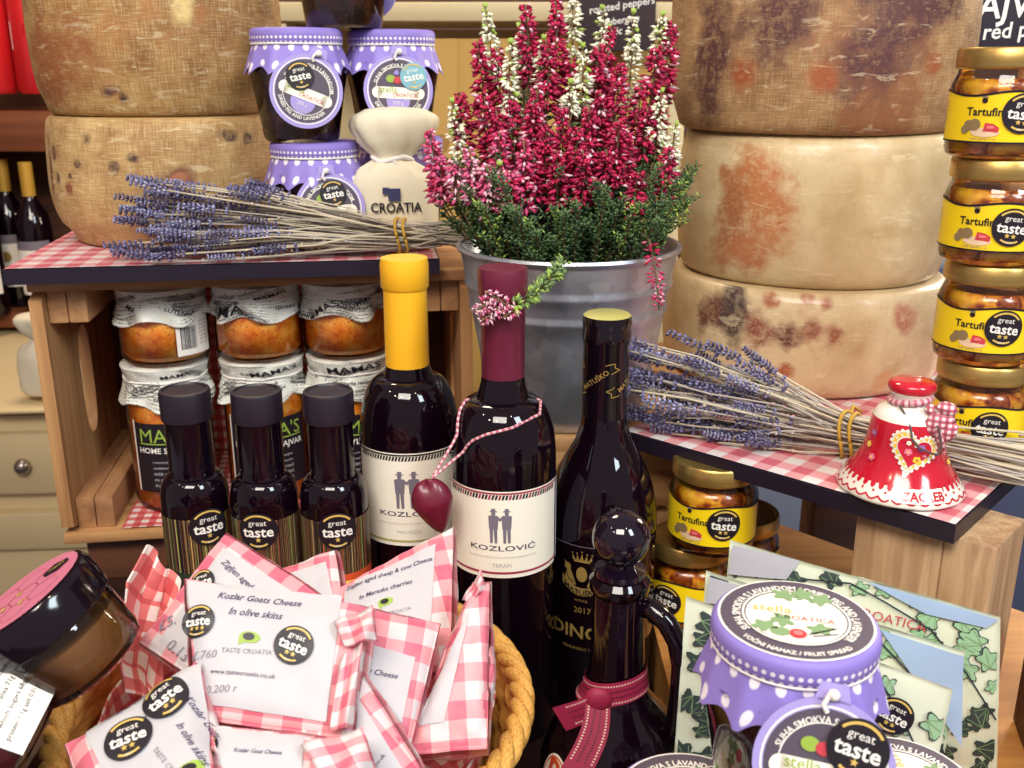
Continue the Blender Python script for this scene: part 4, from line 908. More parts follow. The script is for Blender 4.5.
# ---------- stoppered jug
t = thing('stoppered_jug', 'dark glass jug with round ball stopper and handle in the foreground', 'jug', (.0628, .522, 0), facing(.0628, .522))
JP = [(0, 0), (.030, 0), (.038, .003), (.044, .020), (.0462, .045), (.045, .064), (.040, .082), (.032, .096), (.0235, .106), (.0188, .114), (.0168, .128), (.0158, .150), (.0152, .178), (.0175, .181), (.0178, .186), (.0150, .189), (.012, .189)]
b = MB(); b.lathe(JP+[(0, .188)], 56); b.build('glass_body', 'bottle', t)
b = MB(); b.lathe([(.0105, .186), (.0105, .189), (.0150, .190), (.0150, .1935), (.0085, .1955), (.0085, .199)], 36); b.ball((0, 0, .2125), .0168, 0, 36, 24); b.build('ball_stopper', 'glassbead', t)
b = MB(); b.tube([(.012, -.002, .170), (.020, -.006, .171), (.028, -.010, .165), (.0345, -.013, .154), (.0375, -.014, .140), (.0375, -.014, .122), (.0365, -.013, .104), (.034, -.011, .090), (.026, -.007, .086)], [.0062, .0065, .0062, .0060, .0060, .0060, .0062, .0066, .006], 12); b.build('handle', 'bottle', t, sharp=0)
mp = onlathe(JP, .0665, R(-52), .043); b = MB(); b.disc(mp, .0115, .0006, 0, 0, 0, 30, 3, .0140); b.arc(mp, .0095, .0104, 0, TAU, .0009, 1, 0, 0, 1.22); b.text(mp, 'B', .012, .0010, 1, 0, .003, bold=.03); b.text(mp, 'ISTRA', .013, .0010, 1, 0, -.007)
b.build('oval_label', ['cream', 'orangelab'], t, sharp=0, weld=False)
M['ribbon'] = plain('ribbon_red', C(150, 28, 66), .6); M['rdark'] = plain('ribbon_dark_stitch', C(60, 20, 40), .6); M['rpale'] = plain('ribbon_pale_stitch', C(232, 200, 190), .6)
r_ = thing('woven_ribbon', 'red woven ribbon tied round the neck of the stoppered jug', 'ribbon', (.0628, .522, 0), facing(.0628, .522))
b = MB()
def band(fn, n, wdt):
    b.grid(lambda u, v: fn(u, (v-.5)*wdt, 0), n, 2, 0)
    for k in range(n*2):
        for row in (-.36, -.12, .12, .36):
            u0, u1 = (k+.1)/(n*2), (k+.6)/(n*2); m_ = 2 if abs(row) > .3 else 1
            b.add([fn(u0, row*wdt-.0005, .0006), fn(u1, row*wdt-.0005, .0006), fn(u1, row*wdt+.0005, .0006), fn(u0, row*wdt+.0005, .0006)], [[0, 1, 2, 3]], m_, sm=False)
def around(u, y, h):
    a = TAU*u; z = .1185+y+.005*sin(a+.5); rr = profr(JP, z)+.0012+h; return Vector((rr*sin(a), -rr*cos(a), z))
band(around, 36, .0145)
kn = Vector((-.010, -.0195, .117))
def tail(end, sw, tw):
    def f(u, y, h):
        p = kn.lerp(Vector(end), u); rr0 = math.hypot(p.x, p.y); need = profr(JP, max(.05, p.z))+.003+.003*sin(u*PI)+h
        k = max(1, need/rr0); p.x *= k; p.y *= k; d = (Vector(end)-kn).normalized(); sd = d.cross(Vector((0, -1, 0))).normalized(); return p+sd*(y*(1+.2*u))+Vector((sw*sin(u*4), 0, 0))
    return f
band(tail((-.021, -.046, .080), .003, 1), 14, .0150); band(tail((-.030, -.026, .106), .003, 1), 10, .0145)
b.ball(kn, .0072, 0, 12, 8, (1.2, .6, 1.1)); b.build('ribbon_band', ['ribbon', 'rdark', 'rpale'], r_, sharp=0, weld=False)
# ---------- jars at the far left
def axisM(px, py, d, ax, ang, roll=0.):
    z = camdir(*ax); x = camdir(0, 0, 1).cross(z).normalized()*-1; y = z.cross(x)
    m_ = Matrix((( x.x, y.x, z.x), (x.y, y.y, z.y), (x.z, y.z, z.z))).to_4x4(); return Matrix.Translation(at(px, py, d)) @ m_ @ Matrix.Rotation(R(ang), 4, 'Z')
M['pinktop'] = plain('pink_lid_print', C(204, 118, 142), .5); M['hexline'] = plain('hexagon_line', C(196, 96, 124), .5)
t = thing('honey_jar', 'wide honey jar with black lid and pink hexagon top, leaning at the left', 'jar', M4=axisM(74, 648, .52, (-.51, .79, .34), 0)); t.scale = (.87,)*3; r = .0375
b = MB(); b.lathe([(0, -.016), (.032, -.016), (.036, -.013), (.0375, -.007), (.0375, .020), (.035, .026)], 48); b.build('glass_body', 'frost', t)
b = MB(); b.lathe([(0, -.012), (.031, -.012), (.035, -.006), (.035, .012), (0, .0105)], 48); b.build('honey', 'honeyc', t)
b = MB(); b.lathe([(.0385, .021), (.0398, .0222), (.0402, .026), (.0402, .040), (.0385, .0435), (.0365, .0442), (0, .0442)], 56); b.build('lid', 'blkgloss', t)
mp = lambda x, y, h: Vector((x, y, .0443+h)); b = MB(); b.disc(mp, .0362, .0002, 0, seg=48)
hx = .0105
for i in range(-3, 4):
    for j in range(-3, 4):
        cx_ = i*hx*1.5; cy_ = (j+(i % 2)*.5)*hx*1.732
        if math.hypot(cx_, cy_) < .030:
            pts = [(cx_+hx*cos(TAU*k/6), cy_+hx*sin(TAU*k/6)) for k in range(7)]
            pts = [p if math.hypot(*p) < .0355 else (p[0]*.0355/math.hypot(*p), p[1]*.0355/math.hypot(*p)) for p in pts]; b.line(mp, pts, .0006, .0004, 1)
for (x, y) in [(-.012, -.006), (.002, -.012), (-.004, .004), (-.022, -.010)]:
    b.disc(mp, .0016, .0007, 2, x, y, 10, 1, .0024); b.line(mp, [(x-.003, y+.002), (x, y), (x+.003, y+.002)], .0009, .0007, 2)
b.poly(mp, [(.010, .012), (.016, .019), (.026, .016), (.029, .010), (.022, .004), (.013, .006)], .0006, 3); b.text(mp, 'MED', .010, .0009, 2, .020, .0115, ang=14, shear=.2)
b.build('lid_print', ['pinktop', 'hexline', 'sgold', 'black'], t, sharp=0, weld=False)
t = thing('jam_jar', 'dark red jam jar with small white label, leaning at the lower left edge', 'jar', M4=axisM(-44, 708, .50, (-.86, .44, .26), 0)); r = .037
b = MB(); b.lathe([(0, -.042), (.032, -.042), (.036, -.038), (.037, -.03), (.037, .022), (.034, .030)], 44); b.build('glass_body', 'frost', t)
b = MB(); b.lathe([(0, -.038), (.030, -.038), (.0345, -.03), (.0345, .018), (0, .019)], 44); b.build('jam', 'jamred', t)
b = MB(); b.lathe([(.036, .026), (.0375, .027), (.0378, .040), (.036, .043), (0, .0432)], 44); b.build('lid', 'blkgloss', t)
mp = cyl(.0374, -.018, R(40)); b = MB(); b.rect(mp, -.018, -.021, .018, .021, .0003, 0, 12)
for i, s in enumerate(['Nutritional value per 100 g', 'calories 1234kJ 290kcal', 'carbohydrates 71g', 'of which sugars 68g', 'protein 1.1g salt 0.01g']): b.text(mp, s, .028, .0006, 1, 0, .012-i*.006, height=.0032)
b.build('label', ['paper', 'black'], t, sharp=0, weld=False)
# dark box that carries the leaning jars
b = MB(); b.box((-.372, .47, .045), (.19, .22, .0885), 0, .003); o = b.build('jar_riser', 'darkwood'); tag(o, 'dark wooden box under the leaning jars at the left', 'box')
# pouch by the fig jars
p = LBp(.318, .036)
def pr_(t, mp):
    b = MB(); b.text(mp, 'CROATIA', .046, .0008, 0, .002, .040, bold=.02, height=.009); b.rect(mp, -.005, .046, .006, .057, .0008, 1); b.rect(mp, -.010, .052, -.004, .058, .001, 1); b.build('printed_lettering', ['black', 'blueprint'], t, sharp=0)
pouch('linen_pouch', 'cream drawstring pouch between the fig jars and the heather', p, .127, .080, .040, .64, pr_, facing(p.x, p.y))

# =================================================================== BELL
BX, BY = .262, .624
t = thing('souvenir_bell', 'red and white ceramic souvenir bell painted with a heart, on the gingham board', 'bell', (BX, BY, RZ+.0005), facing(BX, BY))
M['cered'] = plain('red_glaze', C(196, 26, 48), .15, coat=.6); M['cewhite'] = plain('white_glaze', C(240, 234, 222), .15, coat=.6); M['bpink'] = plain('pink_glaze', C(226, 120, 150), .2, coat=.5)
M['byel'] = plain('yellow_glaze', C(244, 200, 60), .2, coat=.5); M['bvio'] = plain('violet_glaze', C(150, 100, 180), .2, coat=.5); M['wire'] = plain('silver_wire', C(120, 105, 105), .35, metal=.7)
BP = [(.0375, 0), (.0405, .0004), (.0412, .002), (.0395, .0055), (.0345, .0125), (.0295, .020), (.0262, .028), (.0245, .036), (.0232, .046), (.0222, .0505), (.0195, .0555), (.0145, .0580), (.0115, .0600), (.0112, .0640), (.0140, .0680), (.0152, .0700), (.0152, .0725), (.0140, .0745), (.010, .0755), (0, .0758)]
mats = [0]*4+[1]*5+[0]*5+[1]*6
b = MB(); b.lathe(BP, 64, mats=mats); b.lathe([(.0385, .0006), (.034, .010), (.027, .020), (.020, .045), (0, .050)][::-1], 40, 0)
b.build('ceramic_body', ['cewhite', 'cered'], t, sharp=0)
mp = onlathe(BP, 0, 0, .03)
def pm(z, rr): return onlathe(BP, z, 0, rr)
b = MB(); q = pm(.0, .0345)
for i in range(40):    # red drips into the white skirt
    x = (i-20)*.0345*TAU/40; b.disc(q, .0018, .0004, 1, x, .0125, 10, 1, .0028)
q = pm(0, .038)
n = 30
for i in range(n):     # scalloped red line
    x = (i-n/2)*.038*TAU/n; w_ = .038*TAU/n
    pts = [(x+w_*(k/6-.5), .0060-.0024*sin(PI*k/6)) for k in range(7)]; b.line(q, pts, .0010, .0005, 1); b.disc(q, .0008, .0005, 1, x, .0085, 8, 1)
q = pm(0, .036); b.rect(q, .001, .0045, .0285, .0125, .0006, 0, 10); b.text(q, 'ZAGREB', .026, .0009, 1, .015, .0085, bold=.03, height=.0052)
def heart(s, n=30):
    o = []
    for k in range(n):
        a = TAU*k/n; o.append((16*sin(a)**3*s/16, (13*cos(a)-5*cos(2*a)-2*cos(3*a)-cos(4*a))*s/16))
    return o
q0_ = onlathe(BP, .035, 0, .0245); q = lambda x, y, h: q0_(.0055+x*cos(R(-14))-y*sin(R(-14)), x*sin(R(-14))+y*cos(R(-14)), h)
def fillpoly(pts, h, m): b.add([q(0, 0, h)]+[q(x, y, h) for x, y in pts], [[0, i+1, (i+1) % len(pts)+1] for i in range(len(pts))], m, sm=False)
fillpoly(heart(.0150), .0007, 0)
for x, y in heart(.0148, 34): b.disc(q, .0012, .0010, 0, x, y, 8, 1)
fillpoly(heart(.0136), .0012, 3); 
for x, y in heart(.0122, 26): b.disc(q, .0008, .0016, 0, x, y, 6, 1)
fillpoly(heart(.0112), .0017, 0); fillpoly(heart(.0103), .0021, 1)
def flower(qm, x, y, s, m, c):
    for k in range(5): b.disc(qm, s*.5, .0026, m, x+s*.62*cos(TAU*k/5), y+s*.62*sin(TAU*k/5), 8, 1)
    b.disc(qm, s*.32, .0030, c, x, y, 8, 1)
for (x, y, s, m) in [(-.003, -.001, .0021, 2), (.0035, .0035, .0021, 4), (.003, -.0045, .0021, 3), (-.0045, .0045, .0014, 0), (.0065, -.001, .0012, 2), (0, .004, .0011, 0)]: flower(q, x, y, s, m, 3 if m != 3 else 1)
qq = onlathe(BP, .03, 0, .026)
for (x, y, s, m) in [(-.0215, .012, .0019, 4), (-.0235, .0035, .0020, 3), (-.0185, -.0035, .0021, 2), (.028, .004, .0019, 2), (.031, -.004, .0016, 3)]: flower(qq, x, y, s, m, 3 if m != 3 else 0)
b.build('painted_decoration', ['cewhite', 'cered', 'bpink', 'byel', 'bvio'], t, sharp=0, weld=False)
b = MB()
b.tube([(.0125*sin(TAU*k/30), -.0125*cos(TAU*k/30), .0625+.002*sin(TAU*k/30)) for k in range(31)], .0022, 8)
kn = Vector((.0125, -.0135, .061))
for (dx, dz, a, s) in [(.006, -.008, -40, 1.3), (.0095, .002, 10, .8), (.012, -.013, -60, .9)]:
    T = Matrix.Translation(kn+Vector((dx, -.003, dz))) @ Matrix.Rotation(R(a), 4, 'Y')
    def P(u, v, T=T, s=s):
        aa = TAU*u; z = (v-.5)*2; w_ = math.sqrt(max(0, 1-z*z)); return T @ Vector((.0085*s*z, -.0038*w_*cos(aa), .0055*s*w_*sin(aa)*(1+.15*cos(6*aa))))
    b.grid(P, 18, 10, 0)
b.ball(kn, .0034, 0); b.tube([kn, kn+Vector((.004, -.004, -.008)), kn+Vector((.008, -.005, -.018)), kn+Vector((.0115, -.006, -.025))], [.002, .0026, .0024, .001], 8)
b.build('gingham_bow', 'gfine', t, sharp=0)
b = MB(); b.tube([(-.006, -.0135, .061), (-.002, -.017, .056), (.002, -.022, .050), (.004, -.0255, .043), (.009, -.0275, .0385), (.015, -.0265, .036), (.020, -.024, .034)], .0008, 6); b.tube([(.0125, -.015, .060), (.019, -.021, .050), (.0215, -.0215, .040), (.020, -.024, .034)], .0008, 6)
b.build('wire', 'wire', t)

# =================================================================== BUCKET AND HEATHER
BK = Vector((.047, .828, RZ-.0135))
t = thing('metal_bucket', 'galvanised metal bucket with ridges, holding the heather', 'bucket', BK)
KP = [(0, 0), (.064, 0), (.066, .002)]
def kr(z): return .0655+(.0905-.0655)*z/.128
for z in [.01, .03, .05, .07, .080, .0825, .085, .0875, .090, .0925, .098, .1005, .103, .1055, .108, .120]:
    KP.append((kr(z)+(.0016 if z in (.0825, .085, .1005, .103) else 0), z))
KP = [(r_, z_*1.12) for r_, z_ in KP]
KP += [(kr(.124), .139), (kr(.126)+.002, .1405), (kr(.128)+.003, .143), (kr(.128)+.002, .1453), (kr(.128)-.0005, .1453), (kr(.126)-.003, .142), (kr(.02)-.002, .02), (0, .018)]
_x = [(kr(.124), .124), (kr(.126)+.002, .1255), (kr(.128)+.003, .128), (kr(.128)+.002, .1303), (kr(.128)-.0005, .1303), (kr(.126)-.003, .127), (kr(.02)-.002, .02), (0, .018)]
b = MB(); b.lathe(KP, 64); b.build('bucket_body', 'galv', t)
for sx in (-1,):
    b = MB(); a0 = R(25)
    for q_ in (0,): b.box((0, 0, 0), (.004, .0016, .10), 0, .0005)
    o = b.build('side_seam', 'galv', t); a = facing(BK.x, BK.y)+R(33); o.location = (kr(.06)*sin(a), -kr(.06)*cos(a), .062); o.rotation_euler = (R(-11), 0, a)
t = thing('heather_plant', 'crimson, pink and white heather growing in the metal bucket', 'plant', (BK.x, BK.y, BK.z+.032))
soil = plain('potting_soil', C(46, 32, 28), .9); SO = Vector((BK.x, BK.y, BK.z+.032))
b = MB(); b.lathe([(kr(.02)-.006, 0.001), (kr(.11)-.006, .090), (kr(.11)-.012, .094), (0, .097)], 40); b.build('root_ball', soil, t)
M['hcrim'] = plain('crimson_floret', C(188, 26, 78), .55); M['hpink'] = plain('pink_floret', C(214, 92, 138), .55); M['hwhite'] = plain('white_floret', C(240, 240, 214), .55); M['hpale'] = plain('pale_pink_floret', C(232, 190, 202), .55)
M['hstem'] = plain('heather_stem', C(112, 92, 60), .7); M['hgreen'] = plain('heather_leaf', C(84, 114, 66), .6); M['hlime'] = plain('heather_tip', C(158, 186, 82), .6); M['hgreen2'] = plain('heather_leaf_dark', C(54, 82, 54), .6); M['hgreenl'] = plain('young_heather_leaf', C(112, 136, 84), .6); M['hdark'] = plain('dark_crimson_floret', C(142, 12, 60), .55)
def floret(b, p, d, L, wdt, m):
    d = d.normalized(); x = d.orthogonal().normalized(); y = d.cross(x); c = p+d*L*.55
    ring = [c+(x*cos(TAU*k/5)+y*sin(TAU*k/5))*wdt for k in range(5)]; e = p+d*L
    b.add([p]+ring+[e], [[0, 1+(k+1) % 5, 1+k] for k in range(5)]+[[6, 1+k, 1+(k+1) % 5] for k in range(5)], m)
rnd = random.Random(5)
def spike(p0, p1, mats, dens=1., rad=.0085, tip=True):
    """one flowering spike from p0 to p1 (world), local to the plant"""
    b = MB(); ax = p1-p0; L = ax.length; n = int(L/.00085*dens); x = ax.normalized().orthogonal().normalized(); y = ax.normalized().cross(x)
    bend = Vector((rnd.uniform(-1, 1), rnd.uniform(-1, 1), 0))*L*.045
    P = lambda s: p0+ax*s+bend*(4*s*(1-s))
    b.tube([P(i/6)-SO for i in range(7)], .0008, 4, 0)
    for i in range(n):
        s = rnd.random()**.9; a = i*2.4+rnd.uniform(-.4, .4); tap = 1-.62*max(0, s-.55)/.45
        out = (x*cos(a)+y*sin(a)); d = out*1.0+ax.normalized()*rnd.uniform(-.5, .55)+Vector((0, 0, -.25))
        floret(b, P(s)+out*.0012-SO, d, rad*rnd.uniform(.62, 1.05)*tap, rad*.125*rnd.uniform(.8, 1.2), rnd.choice((1, 1, 1, 1, 1, 2, 2, 2, 4)))
    if tip:
        for k in range(9): floret(b, P(1)-SO, ax.normalized()*1.2+Vector((rnd.uniform(-.5, .5), rnd.uniform(-.5, .5), 0)), .0065, .0011, 3)
    return b.build('flower_spike', mats, t, sharp=0, weld=False)
CR_ = ['hstem', 'hcrim', 'hdark', 'hcrim', 'hpale']; PK_ = ['hstem', 'hpink', 'hcrim', 'hpink', 'hpale']; PP_ = ['hstem', 'hpink', 'hpale', 'hpale', 'hpale']; WH_ = ['hstem', 'hwhite', 'hwhite', 'hlime', 'hlime']
SPK = [ # x, ytop, ybottom, dY, kind
 (525, 4, 88, .0, CR_), (557, -4, 105, .0, CR_), (476, 40, 128, -.01, CR_), (497, 48, 135, -.02, CR_), (538, 86, 178, -.03, CR_), (611, 28, 138, .0, CR_), (621, 64, 162, -.03, CR_),
 (590, 105, 205, -.05, CR_), (563, 108, 188, -.05, CR_), (673, 22, 100, .01, CR_), (656, 46, 98, -.02, CR_), (648, 108, 155, -.03, CR_), (671, 148, 202, -.045, CR_), (638, 172, 216, -.065, CR_),
 (429, 130, 200, -.02, PK_), (469, 148, 206, -.05, PP_), (452, 160, 200, -.045, PP_), (500, 132, 190, -.05, PK_), (523, 140, 212, -.06, PK_), (607, 150, 190, -.06, CR_), (627, 130, 182, -.05, CR_), (570, 60, 140, -.01, CR_),
 (484, 96, 170, -.03, CR_), (512, 100, 168, -.03, CR_), (548, 128, 190, -.055, CR_), (578, 130, 190, -.06, CR_), (600, 92, 150, -.03, CR_), (582, 150, 208, -.07, CR_), (534, 150, 200, -.06, CR_), (461, 92, 150, -.01, CR_), (545, 40, 110, -.015, CR_),
 (598, 45, 110, -.01, CR_), (640, 84, 140, -.02, CR_), (619, 120, 186, -.06, CR_), (440, 158, 205, -.03, PK_), (487, 165, 212, -.055, PP_), (510, 172, 206, -.06, PK_), (660, 96, 150, -.02, CR_), (533, 100, 150, -.04, CR_), (556, 150, 206, -.065, CR_), (495, 110, 160, -.04, CR_),
 (485, 10, 84, .01, WH_), (510, 46, 138, -.025, WH_), (453, 105, 165, -.015, WH_), (543, 42, 90, -.005, WH_), (575, -4, 58, .015, WH_), (583, 50, 116, -.02, WH_), (602, 12, 60, .02, WH_), (633, 16, 122, .0, WH_), (662, 18, 66, .01, WH_), (662, 95, 150, -.03, WH_), (676, 128, 200, -.03, WH_), (500, 168, 192, -.055, WH_), (520, 30, 80, .02, WH_), (570, 86, 118, -.03, WH_)]
for i, (px, y0, y1, dY, kind) in enumerate(SPK):
    top = atY(px+rnd.uniform(-1, 1), y0, SO.y+dY); bot = atY(px+(562-px)*.10*(y1-y0)/90, y1, SO.y+dY*.9)
    spike(bot, top, kind, 2.5 if kind is not WH_ else 1.9, .0122 if kind is not WH_ else .0108, kind is WH_)
    b = MB(); root = SO+Vector(((bot.x-SO.x)*.45, (bot.y-SO.y)*.6, .095)); mid = bot.lerp(root, .5)+Vector(((bot.x-SO.x)*.12, 0, .0))
    b.tube([root-SO, mid-SO, bot-SO], .0009, 4, 0)
    for k in range(46):
        s = rnd.random(); p = bot.lerp(root, s)+Vector(((bot.x-SO.x)*.24*s*(1-s)*2, 0, 0)); a = rnd.random()*TAU
        floret(b, p-SO, Vector((cos(a), sin(a), rnd.uniform(.1, .9))), rnd.uniform(.006, .011), .0012, 1+(rnd.random() < .4))
    b.build('leafy_stem', ['hstem', 'hgreen', 'hgreen2'], t, sharp=0, weld=False)
def sprig(p0, d, L, mm):
    b = MB(); d = d.normalized(); x = d.orthogonal().normalized(); y = d.cross(x); sag = Vector((0, 0, -.012*rnd.random()))
    P = lambda s: p0+d*L*s+sag*s*s
    b.tube([P(i/5)-SO for i in range(6)], .0008, 4, 0)
    for j in range(5):
        s0 = .25+.15*j; a = j*2.4+rnd.random(); e = (x*cos(a)+y*sin(a))*.7+d
        for i in range(20):
            s = i/20; p = P(s0)+e.normalized()*L*.30*s; aa = i*2.4; o_ = (x*cos(aa)+y*sin(aa)); floret(b, p-SO, o_*.8+d*.7, rnd.uniform(.0040, .0062), .0009, 1+(rnd.random() < .35))
    for i in range(46):
        s = .1+.9*i/46; a = i*2.4; o_ = (x*cos(a)+y*sin(a)); floret(b, P(s)-SO, o_*.8+d*.7, rnd.uniform(.005, .0078), .0010, 1+(rnd.random() < .35))
    b.build('leafy_sprig', mm, t, sharp=0, weld=False)
for i in range(95):
    a = TAU*i*.618; rr = math.sqrt(rnd.random())*.072; p = SO+Vector((rr*cos(a), rr*sin(a)*.9-.004, .094)); o_ = Vector((cos(a)*rr/.072*.32, sin(a)*rr/.072*.5-.10, rnd.uniform(.6, 1.1)))
    sprig(p, o_, rnd.uniform(.062, .098), ['hstem', 'hgreen', 'hgreen2'] if i % 4 else ['hstem', 'hgreen', 'hlime'])
# drooping branch to the burgundy cap, and the hanging spike at the right rim
pts = [atY(566, 262, .745), atY(553, 276, .728), atY(532, 296, .685), atY(512, 306, .628)]
b = MB(); b.tube([p-SO for p in [SO+Vector((.0, -.06, .10))]+pts], .0009, 5, 0)
for i in range(3):
    for k in range(70):
        s = rnd.random(); p = pts[i].lerp(pts[i+1], s); a = rnd.random()*TAU; d = (pts[i+1]-pts[i]).normalized(); floret(b, p-SO, Vector((cos(a), sin(a)*.5, sin(a)))*.9+d*.8, rnd.uniform(.006, .011), .0013, 1+(rnd.random() < .35))
b.build('drooping_branch', ['hstem', 'hgreenl', 'hlime'], t, sharp=0, weld=False)
for (pa, pb) in [((517, 308), (503, 318)), ((508, 306), (486, 292)), ((500, 308), (484, 308)), ((498, 310), (480, 322)), ((492, 300), (474, 312))]:
    spike(atY(*pa, .626), atY(*pb, .622), ['hstem', 'hpale', 'hpink', 'hpale', 'hpale'], 2.6, .0062, False)
spike(atY(649, 240, .742), atY(659, 310, .728), ['hstem', 'hcrim', 'hpink', 'hpink', 'hpale'], 1.3, .0085, False)
b = MB(); b.tube([p-SO for p in [SO+Vector((.055, -.04, .10)), atY(640, 232, .752), atY(649, 240, .742)]], .0009, 5); b.build('leafy_stem', 'hstem', t)
# =================================================================== LAVENDER
M['lstem'] = plain('lavender_stem', C(196, 184, 160), .75); M['lstem2'] = plain('lavender_stem_grey', C(168, 158, 150), .75)
M['lbud'] = plain('lavender_bud', C(128, 124, 162), .85); M['lbud2'] = plain('lavender_bud_dark', C(86, 80, 112), .85); M['lbudp'] = plain('lavender_bud_pale', C(164, 164, 196), .85)
def bundle(name, label, tail_, tie, head, surf, n, hs, ts, wt, seed, floor_=None, tailw=1.):
    rd = random.Random(seed); t = thing(name, label, 'lavender bunch', tie); ax = (head-tie).normalized(); side = Vector((-ax.y, ax.x, 0)).normalized(); up = Vector((0, 0, 1))
    heads = []
    for v in range(6):       # six kinds of flower head along +x
        b = MB(); y_ = rd.uniform(.030, .044)
        for k in range(9):
            s = k/9*y_-(.006 if k == 0 else 0)
            for j in range(6):
                a = TAU*j/6+k*.5; floret(b, Vector((s, .0004*cos(a), .0004*sin(a))), Vector((.9, cos(a), sin(a))), rd.uniform(.0042, .0064)*(1-.4*abs(k/9-.4)), .00115, (rd.random() < .45)*1 if v % 3 else 2*(rd.random() < .5))
        mm = ['lbud', 'lbud2', 'lbudp']; o = b.build('flower_head', mm, None, sharp=0, weld=False); heads.append(o)
    used = set()
    for i in range(n):
        a = rd.random()*TAU; q = math.sqrt(rd.random()); ti = tie+side*q*cos(a)*wt+up*(q*sin(a)*wt)
        k = rd.gauss(0, .5); h_ = head+side*max(-1, min(1, .55*cos(a)*q+k*.55))*hs[0]+up*(max(-1, min(1, .8*sin(a)*q+rd.gauss(0, .4)))*hs[1]); h_ += ax*rd.uniform(-.115, .012)
        k2 = rd.uniform(-1, 1); tl = tail_+side*(k2*ts[0])+up*(rd.uniform(-1, 1)*ts[1])+(tail_-tie).normalized()*rd.uniform(-.05, .02)
        pts = [tl, tl.lerp(ti, .5)+up*rd.uniform(-.003, .003), ti, ti.lerp(h_, .35)+side*rd.uniform(-.004, .004)+up*rd.uniform(-.002, .005), ti.lerp(h_, .7)+side*rd.uniform(-.004, .004)+up*rd.uniform(-.001, .005), h_]
        for p in pts: p.z = max(p.z, surf+.0016)
        b = MB(); r_ = rd.uniform(.0006, .0010); b.tube([p-tie for p in pts], r_, 5, 0)
        if rd.random() < .6:
            for s in (.4, .62, .8):
                p = pts[3].lerp(pts[5], (s-.35)/.65); b.ball(p-tie, .0015, 0, 6, 4)
        st = b.build('lavender_stem', 'lstem' if rd.random() < .6 else 'lstem2', t, sharp=0)
        d = (pts[5]-pts[4]).normalized(); d = (d+Vector((0, 0, rd.uniform(-.05, .12)))).normalized(); v = rd.randrange(6)
        hd = heads[v] if v not in used else heads[v].copy()
        if v in used: COL.objects.link(hd)
        used.add(v); hd.parent = st; sc = rd.uniform(.72, 1.08)
        y_ = up.cross(d).normalized(); z_ = d.cross(y_)
        m_ = Matrix(((d.x, y_.x, z_.x), (d.y, y_.y, z_.y), (d.z, y_.z, z_.z))).to_4x4(); pp = pts[5]-d*.012; pp.z = max(pp.z, surf+.0055); hd.matrix_local = Matrix.Translation(pp-tie) @ m_ @ Matrix.Rotation(rd.random()*TAU, 4, 'X') @ Matrix.Scale(sc, 4)
    for v in range(6):
        if v not in used: bpy.data.objects.remove(heads[v])
    for dx in (-.0035, .0035):
        b = MB(); b.tube([ax*(dx+.002*sin(a*2))+side*(wt+.0022)*cos(a)+up*(wt+.0022)*sin(a) for a in [TAU*k/28 for k in range(29)]], .0014, 6, 0); b.build('raffia_tie', 'raffia', t, sharp=0)
    b = MB(); b.tube([side*(wt+.002)*-.6+up*(wt+.002)*.8, side*-(wt+.006)+up*(wt+.001), side*-(wt+.012)+up*(wt-.004)-ax*.006], .0012, 6, 0); b.build('raffia_tie', 'raffia', t, sharp=0)
    return t
bundle('lavender_bunch', 'dried lavender bunch tied with yellow raffia, lying in front of the left cheeses and jars', LBp(.402, .000, LZ+.020), LBp(.322, .000, LZ+.0165), LBp(.106, .000, LZ+.033), LZ, 98, (.032, .036), (.014, .012), .0135, 3)
s_ = RZ+.0005
bundle('lavender_bunch', 'dried lavender bunch tied with yellow raffia, lying on the right gingham board behind the bell', Vector((.415, .600, s_+.017)), Vector((.2440, .682, s_+.0155)), Vector((.098, .748, s_+.034)), s_, 92, (.042, .038), (.045, .013), .0145, 8)

# =================================================================== WICKER BASKET
KX, KY, KR, KZ = -.124, .497, .127, .121
t = thing('wicker_basket', 'round golden wicker basket with twisted rim, full of cheese parcels', 'basket', (KX, KY, 0))
def wv(u, v):
    a = TAU*u; r = KR*(.74+.26*v**.7)+.0022*sin(24*a+PI*(int(v*14) % 2)); return (r*sin(a), -r*cos(a), .004+v*(KZ-.004))
b = MB(); b.grid(wv, 192, 28, 0, uvf=lambda u, v: (u*.8, v*.11), flip=False)
b.lathe([(0, .0035), (KR*.745, .004)][::-1], 48, 0); b.build('woven_wall', 'wicker', t, sharp=0)
for k in range(3):
    b = MB(); pts = []
    for i in range(241):
        a = TAU*i/240; ph = a*17+TAU*k/3; r = KR+.0030+.0034*cos(ph); pts.append((r*sin(a), -r*cos(a), KZ+.0034*sin(ph)))
    b.tube(pts, .0042, 8, 0, cap=False); b.build('rim_strand', 'wicker', t, sharp=0)
